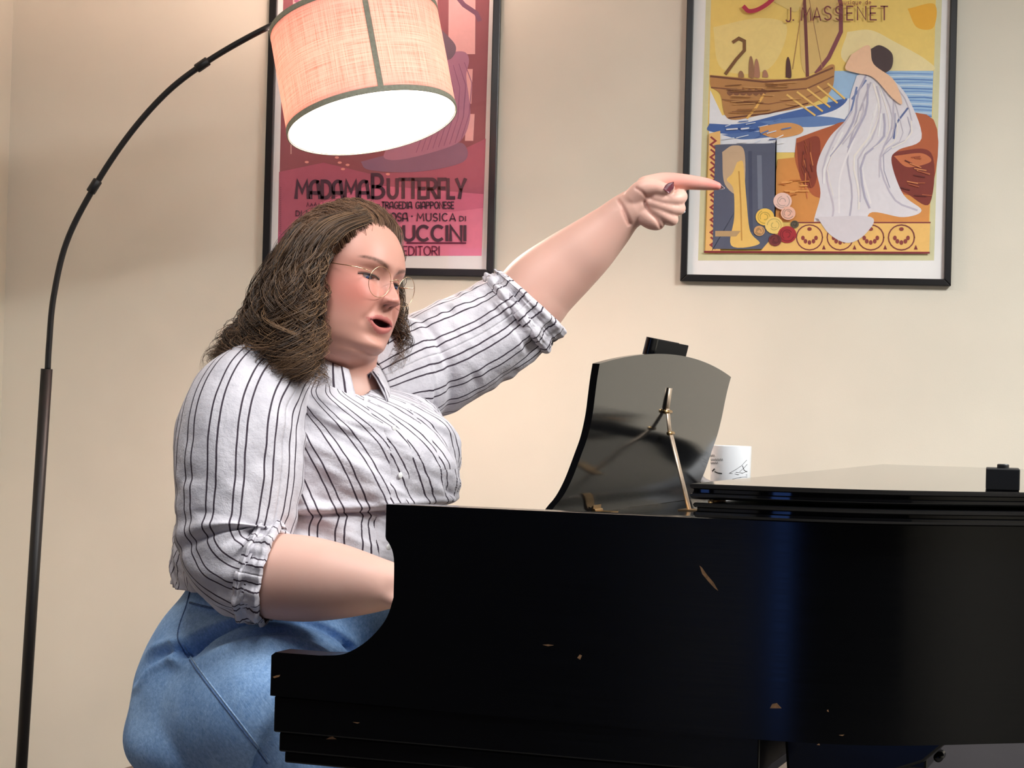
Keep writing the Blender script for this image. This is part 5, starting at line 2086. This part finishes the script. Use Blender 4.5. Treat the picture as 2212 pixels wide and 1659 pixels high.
# last column wraps: give it its own seam vertices
extra = NTH * NR
seam = TOR[:, 0]
tv2 = np.vstack([tv, seam])
uv2 = np.vstack([uv, np.stack([CIRC + SHEAR(np.linspace(0, 1, NR)), np.linspace(0, 0.6, NR)], 1)])
Ft = [tuple((extra + v // NTH) if (v % NTH == 0 and max(q % NTH for q in f) == NTH - 1) else v for v in f) for f in Ft]
shirt = mk('shirt', tv2, Ft, M['shirt'], person, True, uv=uv2)
so = shirt.modifiers.new('thick', 'SOLIDIFY')
so.thickness = 0.0012
shirt['label'] = 'white shirt with paired dark stripes'


def tor_sample(t, s, off=0.003):
    fi = s * (NR - 1)
    fj = ((t + math.pi) / (2 * math.pi) * NTH) % NTH
    i0 = min(int(fi), NR - 2); j0 = int(fj) % NTH; j1 = (j0 + 1) % NTH
    a, b = fi - i0, fj - int(fj)
    p = TOR[i0, j0] * (1 - a) * (1 - b) + TOR[i0 + 1, j0] * a * (1 - b) + TOR[i0, j1] * (1 - a) * b + TOR[i0 + 1, j1] * a * b
    o = out[i0, j0]
    return p + o * off


def patch(name, t0, t1, s0, s1, n, m, off, mat, parent, wav=0.0, skew=0.0):
    V, UV = [], []
    for i in range(m):
        for j in range(n):
            a, b = i / (m - 1), j / (n - 1)
            s = s0 + (s1 - s0) * a
            t = t0 + (t1 - t0) * b + skew * a
            edge = min(a, b, 1 - a, 1 - b)
            V.append(tor_sample(t, s, off * min(1, edge * 12) + 0.0006 + wav * math.sin(a * 60 + b * 5)))
            UV.append((t / (2 * math.pi) * CIRC + 0.01 + float(SHEAR(s)), s * 0.6))
    return mk(name, V, [tuple(reversed(f)) for f in grid_faces(m, n, False)], mat, parent, True, uv=UV)


patch('placket', T0 - 0.09, T0 + 0.09, VN * 0.95, 1.0, 9, 110, 0.0030, M['shirt'], shirt, 0.0008)
patch('chest_pocket', -0.62, -0.08, 0.20, 0.50, 18, 30, 0.0028, M['shirt'], shirt)
for k in range(5):
    p = tor_sample(T0, VN + 0.035 + k * 0.16, 0.0045)
    V, F = ellipsoid(p, np.array([TR * 0.0052, UP * 0.0052, TF * 0.0014]), 16, 8)
    mk('button', V, F, M['button'], shirt, True)

# collar: stand and turned-down leaf around the neck, open at the front
V, UV = [], []
prf = [(0.0, -0.006), (-0.004, 0.012), (-0.003, 0.024), (0.004, 0.029), (0.013, 0.024), (0.021, 0.010), (0.028, -0.006), (0.031, -0.016)]
nt = 90
tcs = T0 + np.linspace(0.30, 2 * math.pi - 0.36, nt)
for (r_, h_) in prf:
    for t in tcs:
        r = RS[0]
        c, s = math.cos(t), math.sin(t)
        fr_ = sstep(0.9, 0.25, min(t - T0, 2 * math.pi - t + T0))
        jit = 0.0035 * math.sin(t * 21) * (h_ > -0.005) * fr_
        rad = r[3] + r_ + jit
        lift = h_ + r[6] * c - 0.012 * fr_ * (1 if r_ > 0.01 else 0.4)
        V.append(r[:3] + TF * rad * c * (1 + 0.12 * fr_) + TR * rad * s + UP * lift)
        UV.append((t * 0.08, h_))
cl = mk('collar', V, grid_faces(len(prf), nt, False), M['shirt'], shirt, True, uv=UV)
so = cl.modifiers.new('thick', 'SOLIDIFY')
so.thickness = 0.0014


def sleeve(name, keys, n, wr, fold_seed, ref, parent, ns=150, circ_n=14, extra=None, mat=None):
    K = np.array([list(at(k[0], k[1], k[2])) + [k[3]] for k in keys])
    S = catmull(K, n)
    P_ = S[:, :3]
    T, A, B = frames(P_, ref=ref)
    t = np.linspace(0, 2 * math.pi, ns + 1)
    C_ = 0.042 * circ_n
    V = P_[:, None] + S[:, 3][:, None, None] * (np.cos(t)[None, :, None] * A[:, None] + np.sin(t)[None, :, None] * B[:, None])
    O = np.cos(t)[None, :, None] * A[:, None] + np.sin(t)[None, :, None] * B[:, None]
    sl = np.linspace(0, 1, n)
    sg, tg = np.meshgrid(sl, t, indexing='ij')
    tcs = np.stack([np.cos(tg), np.sin(tg), sg * 3], 2).reshape(-1, 3)
    d = wr * (0.6 * vnoise(tcs, 1.7, fold_seed) + 0.45 * vnoise(tcs * np.array([1, 1, 2.4]), 2.9, fold_seed + 1)).reshape(sg.shape)
    if extra is not None:
        d = d + extra(sg, tg)
    V = V + O * d[:, :, None]
    UV = np.stack([(tg / (2 * math.pi) * C_).ravel(), (sg * 0.5).ravel()], 1)
    o = mk(name, V.reshape(-1, 3), grid_faces(n, ns + 1, False), mat or M['shirt'], parent, True, uv=UV)
    so = o.modifiers.new('thick', 'SOLIDIFY')
    so.thickness = 0.0012
    return o


# near sleeve: hangs from the shoulder, bends at the elbow, folds at the crook
def near_fold(s, t):
    return (0.008 * G(s - 0.690, 0.013) - 0.010 * G(s - 0.722, 0.012)) * (0.55 + 0.45 * np.cos(t * 1.0)) + 0.0035 * np.sin(t * 9 + s * 30) * sstep(0.72, 0.95, s)


sleeve('sleeve', [(660, 800, 3.185, 0.030), (612, 812, 3.150, 0.060), (560, 850, 3.098, 0.086), (527, 910, 3.062, 0.0960), (517, 985, 3.045, 0.0985), (513, 1060, 3.035, 0.0965), (506, 1125, 3.025, 0.0920), (500, 1172, 3.015, 0.0860), (512, 1208, 3.005, 0.0810), (545, 1232, 2.995, 0.0760), (578, 1240, 2.987, 0.0725)], 150, 0.0075, 31, -FW, shirt, circ_n=14, extra=near_fold)
# rolled cuff
def cuff_w(s, t):
    return 0.004 * np.sin(s * 9.4) + 0.0025 * np.sin(t * 11 + s * 4) + 0.0015 * np.sin(t * 23)


sleeve('cuff', [(549, 1229, 2.993, 0.0765), (566, 1234, 2.990, 0.0790), (584, 1238, 2.986, 0.0775), (598, 1241, 2.984, 0.0725)], 40, 0.004, 41, -FW, shirt, circ_n=13, extra=cuff_w)


# far sleeve out to the raised elbow
def far_fold(s, t):
    return 0.006 * np.sin(t * 8 + s * 4) * sstep(0.62, 0.98, s) * 0.6 - 0.006 * G(s - 0.35 - 0.05 * np.cos(t), 0.03)


sleeve('sleeve', [(770, 842, 3.275, 0.070), (840, 812, 3.345, 0.092), (900, 795, 3.380, 0.0945), (965, 768, 3.400, 0.0905), (1030, 735, 3.412, 0.0855), (1085, 700, 3.420, 0.0815), (1128, 668, 3.420, 0.0770)], 130, 0.0065, 53, -FW, shirt, circ_n=14, extra=far_fold)
sleeve('cuff', [(1108, 684, 3.420, 0.0785), (1124, 671, 3.420, 0.0815), (1140, 657, 3.420, 0.0790), (1150, 646, 3.420, 0.0720)], 40, 0.004, 61, -FW, shirt, circ_n=13, extra=cuff_w)

# ---- jeans
JP = []
JR = np.array([(652, 1225, 3.27, 0.196, 0.140, 0.200), (640, 1275, 3.27, 0.205, 0.160, 0.210), (616, 1345, 3.265, 0.212, 0.182, 0.234), (600, 1430, 3.26, 0.205, 0.198, 0.252), (592, 1510, 3.255, 0.19, 0.204, 0.260), (580, 1580, 3.25, 0.17, 0.200, 0.262), (582, 1632, 3.245, 0.15, 0.180, 0.240), (590, 1655, 3.24, 0.11, 0.14, 0.19)], float)
JW = np.array([list(at(r[0], r[1], r[2])) + list(r[3:]) for r in JR])
js = catmull(JW, 60)
jt = np.linspace(-math.pi, math.pi, 96, endpoint=False)
V = []
for r in js:
    c, s = np.cos(jt), np.sin(jt)
    a = np.where(c > 0, r[3], r[4])
    V.append(r[:3] + np.outer(a * c, TF) + np.outer(r[5] * s, TR))
V = np.vstack(V)
F = grid_faces(60, 96)
F.append(tuple(range(95, -1, -1)))
F.append(tuple(range(59 * 96, 60 * 96)))
JP.append((V, F))
JP.append(limb([(520, 1540, 3.085, 0.122), (590, 1530, 3.045, 0.131), (652, 1556, 3.033, 0.120), (715, 1666, 3.005, 0.086), (795, 1752, 2.99, 0.070), (870, 1785, 2.98, 0.068)], 40, 40))
JP.append(limb([(540, 1590, 3.09, 0.115), (600, 1640, 3.06, 0.112), (660, 1705, 3.03, 0.095)], 24, 40))
JP.append(limb([(640, 1455, 3.36, 0.120), (720, 1442, 3.33, 0.122), (775, 1474, 3.30, 0.104), (832, 1595, 3.275, 0.078), (910, 1705, 3.25, 0.070)], 40, 40))
kn1, kn2 = at(870, 1785, 2.98), at(910, 1705, 3.25)
for kn in (kn1, kn2):
    an = kn - PX * 0.02
    an = np.array([an[0], an[1], 0.09])
    JP.append(tube(catmull(np.array([kn, kn * 0.6 + an * 0.4 - PX * 0.01, an]), 30), np.linspace(0.068, 0.052, 30), 48, True, True))
jm, jv = remesh(JP, 0.0055, 14, 'jeans', 0.6)
bvh = BVHTree.FromPolygons([tuple(v) for v in jv], [tuple(p.vertices) for p in jm.polygons])


def on_surface(bv_, x, y, off=0.001):
    r = at(x, y, 1.0) - CAM
    r /= np.linalg.norm(r)
    h = bv_.ray_cast(Vector(CAM), Vector(r))
    if h[0] is None:
        return None
    return np.array(h[0]) + np.array(h[1]) * off


def px_of(P):
    q = P - CAM
    d = q @ FW
    return np.stack([CX + FPX * (q @ RT) / d, CY - FPX * (q @ UP) / d], 1)


def poly_dist(XY, pl):
    pl = catmull(np.array(pl, float), 40)
    best = np.full(len(XY), 1e9)
    sgn = np.zeros(len(XY))
    for a, b in zip(pl[:-1], pl[1:]):
        ab = b - a
        t = np.clip(((XY - a) @ ab) / (ab @ ab), 0, 1)
        dv = XY - (a + t[:, None] * ab)
        d = np.hypot(dv[:, 0], dv[:, 1])
        cr = ab[0] * dv[:, 1] - ab[1] * dv[:, 0]
        m = d < best
        best[m] = d[m]
        sgn[m] = np.sign(cr[m])
    return best, sgn


def vnormals(me, co):
    me.vertices.foreach_set('co', co.ravel())
    me.update()
    nn = np.zeros(len(co) * 3)
    me.vertices.foreach_get('normal', nn)
    return nn.reshape(-1, 3)


jn = vnormals(jm, jv)
XY = px_of(jv)
facing = sstep(0.2, 0.55, -(jn @ FW))
for pl, dep, wd in (([(405, 1412), (470, 1384), (560, 1362), (640, 1362), (700, 1380), (740, 1405)], 0.020, 11), ([(290, 1470), (320, 1435), (360, 1415), (396, 1408)], 0.012, 7), ([(292, 1446), (326, 1416), (372, 1400)], 0.008, 6), ([(420, 1320), (520, 1330), (620, 1332)], 0.004, 8)):
    d, sg = poly_dist(XY, pl)
    jv = jv + jn * (facing * (-dep * G(d, wd) + dep * 0.5 * G(d - 2.2 * wd, wd)))[:, None]
jv = jv + jn * (0.004 * vnoise(jv, 9, 3) + 0.0015 * vnoise(jv, 26, 8))[:, None]
jn = vnormals(jm, jv)
bvh = BVHTree.FromPolygons([tuple(v) for v in jv], [tuple(p.vertices) for p in jm.polygons])
mi = np.array(wmat(person).inverted())
jm.vertices.foreach_set('co', (jv @ mi[:3, :3].T + mi[:3, 3]).ravel())
jm.polygons.foreach_set('use_smooth', [True] * len(jm.polygons))
jm.update()


def make_denim():
    t = NT('faded_denim')
    tc = t.n('ShaderNodeTexCoord')
    mp = t.n('ShaderNodeMapping')
    rot = t.n('ShaderNodeMapping')
    rot.inputs['Rotation'].default_value = (0.0, math.radians(-53), 0.0)      # grain runs down the leg
    t.l(tc.outputs['Object'], rot.inputs['Vector'])
    mp.inputs['Scale'].default_value = (70, 620, 620)
    t.l(rot.outputs['Vector'], mp.inputs['Vector'])
    tw = t.noise(1.0, 3, 0.6, vec=mp.outputs['Vector'])
    big = t.math('ADD', t.math('MULTIPLY', t.noise(6.5, 3), 0.5), t.math('MULTIPLY', t.noise(170, 4, 0.7), 0.5))
    c = t.ramp(big, [(0.36, srgb(118, 160, 214)), (0.62, srgb(176, 212, 252))])
    c2 = t.ramp(tw, [(0.3, (0.70, 0.74, 0.80, 1)), (0.7, (1.12, 1.1, 1.08, 1))])
    mx = t.n('ShaderNodeMix', data_type='RGBA', blend_type='MULTIPLY')
    mx.inputs['Factor'].default_value = 0.85
    t.l(c, mx.inputs['A'])
    t.l(c2, mx.inputs['B'])
    t.l(mx.outputs['Result'], t.b.inputs['Base Color'])
    t.b.inputs['Roughness'].default_value = 0.85
    t.b.inputs['Specular IOR Level'].default_value = 0.2
    t.bump(tw, 0.3, 0.0008)
    return t.m


M['denim'] = make_denim()
M['denimdark'] = mat_simple('denim_seam', srgb(84, 110, 152), 0.9, nscale=220, namp=0.3)
M['denimlight'] = mat_simple('denim_worn_seam', srgb(152, 180, 212), 0.9, nscale=220, namp=0.3)
jm.materials.clear()
jm.materials.append(M['denim'])
jeans = bpy.data.objects.new('jeans', jm)
COL.objects.link(jeans)
jeans.parent = person
jeans['label'] = 'faded blue denim jeans'


def seam_line(name, pl, rad, mat, off=0.0004, n=70):
    pts = [on_surface(bvh, x, y, off) for x, y in catmull(np.array(pl, float), n)]
    pts = np.array([p for p in pts if p is not None])
    if len(pts) < 4:
        return
    # drop outliers that jumped to another surface
    V, F = tube(pts, rad, 8)
    mk(name, V, F, mat, jeans, True)


side = [(412, 1272), (402, 1310), (388, 1350), (384, 1378), (394, 1400), (404, 1418), (440, 1468), (480, 1520), (530, 1585), (578, 1650)]
seam_line('side_seam', side, 0.0011, M['denimdark'])
seam_line('side_seam', [(x + 5, y - 3) for x, y in side[4:]], 0.0014, M['denimlight'], -0.0002)
seam_line('pocket_edge', [(410, 1302), (450, 1312), (490, 1316), (540, 1318)], 0.0018, M['denimdark'])
# shoes, flat on the floor
M['shoe'] = mat_simple('dark_shoe', srgb(40, 36, 36), 0.5)
for kn in (kn1, kn2):
    an = np.array([kn[0], kn[1], 0.0]) - PX * 0.02
    V, F = ellipsoid(an + PX * 0.06 + np.array([0, 0, 0.045]), np.array([PX * 0.13, PY * 0.046, np.array([0, 0, 0.05])]), 32, 20)
    V[:, 2] = np.maximum(V[:, 2], 0.001)
    mk('shoe', V, F, M['shoe'], person, True)

# ---- glasses: thin gold half-rimless frame
M['gold'] = mat_simple('thin_gold_wire', srgb(226, 196, 158), 0.25, 1.0)
gl = empty('eyeglasses', hw((0.10, 0, -0.006)))
tag(gl, 'thin gold-wire eyeglasses on the seated person', 'eyeglasses')
LX = 0.1005
for s in (-1, 1):
    c = np.array([LX - 0.0035, s * 0.0335, -0.0075])
    nrm = np.array([1.0, s * 0.10, -0.10]); nrm /= np.linalg.norm(nrm)
    e_y = np.array([-s * 0.10, 1.0, 0]); e_y -= nrm * (e_y @ nrm); e_y /= np.linalg.norm(e_y)
    e_z = np.cross(nrm, e_y)
    tt = np.linspace(0, 2 * math.pi, 57)
    rim_pts = np.array([c + e_y * 0.0235 * math.cos(a) + e_z * 0.0225 * math.sin(a) for a in tt])
    V = [hw(c + nrm * 0.0012)] + [hw(p) for p in rim_pts[:-1]]
    mk('lens', V, [(0, i + 1, (i + 1) % 56 + 1) for i in range(56)], M['lens'], gl, True)
    V, F = tube(np.array([hw(p) for p in rim_pts]), 0.00048, 8, False)
    mk('rim', V, F, M['gold'], gl, True)
    tp = np.array([(LX - 0.008, s * 0.0565, 0.003), (LX - 0.014, s * 0.066, 0.0045), (LX - 0.04, s * 0.0765, 0.006), (0.0, s * 0.0835, 0.0075), (-0.012, s * 0.0835, 0.002), (-0.022, s * 0.082, -0.018)])
    V, F = tube(np.array([hw(p) for p in catmull(tp, 40)]), 0.0007, 8)
    mk('temple', V, F, M['gold'], gl, True)
    V, F = ellipsoid(hw((0.092, s * 0.0105, -0.012)), np.array([HF * 0.002, HL * 0.0012, HU * 0.004]), 12, 8)
    mk('nose_pad', V, F, M['lens'], gl, True)
br = np.array([hw(p) for p in catmull(np.array([(LX - 0.003, -0.0105, -0.002), (LX + 0.0015, -0.005, 0.002), (LX + 0.0025, 0, 0.003), (LX + 0.0015, 0.005, 0.002), (LX - 0.003, 0.0105, -0.002)], float), 20)])
V, F = tube(br, 0.0007, 8)
mk('bridge', V, F, M['gold'], gl, True)
# ring on the curled ring finger
rc = at(1466, 450, k_ + 0.006)
rg = empty('finger_ring', rc)
tag(rg, 'slim gold ring with a clear stone on the pointing hand', 'ring')
ax1 = UP * 0.92 + RT * 0.1
ax2 = FW
tt = np.linspace(0, 2 * math.pi, 41)
V, F = tube(np.array([rc + ax1 * 0.0128 * math.cos(a) + ax2 * 0.0128 * math.sin(a) + RT * 0.002 for a in tt]), 0.0011, 8, False)
mk('band', V, F, M['gold'], rg, True)
V, F = ellipsoid(at(1477, 457, k_ + 0.004), np.array([RT * 0.003, UP * 0.003, FW * 0.003]), 8, 6)
mk('stone', V, F, mat_simple('clear_stone', srgb(220, 225, 230), 0.05, 0.0, 0.9), rg, True, smooth=False)

# ------------------------------------------------------------------ piano bench
q = HIP - P0
bx0, by0 = q @ PX, q @ PY
bench = empty('piano_bench', P0 + PX * (bx0 - 0.04) + PY * by0, PA)
tag(bench, 'piano bench with a padded brown top under the seated person', 'bench')
M['benchpad'] = mat_simple('brown_vinyl_pad', srgb(120, 104, 90), 0.55, nscale=40, namp=0.1)
bevel(MB().box((-0.19, -0.40, 0.445), (0.19, 0.40, 0.50)).build('seat_pad', M['benchpad'], bench, smooth=False), 0.018, 4)
bevel(MB().box((-0.18, -0.39, 0.37), (0.18, 0.39, 0.445)).build('apron', M['case'], bench, smooth=False), 0.003)
for sx in (-1, 1):
    for sy in (-1, 1):
        mb = MB()
        V = []
        for z, r in ((0.0, 0.016), (0.37, 0.026)):
            V += [(sx * 0.15 - r, sy * 0.355 - r, z), (sx * 0.15 + r, sy * 0.355 - r, z), (sx * 0.15 + r, sy * 0.355 + r, z), (sx * 0.15 - r, sy * 0.355 + r, z)]
        mb.add(V, [(3, 2, 1, 0), (4, 5, 6, 7), (0, 1, 5, 4), (1, 2, 6, 5), (2, 3, 7, 6), (3, 0, 4, 7)]).build('leg', M['case'], bench, smooth=False)
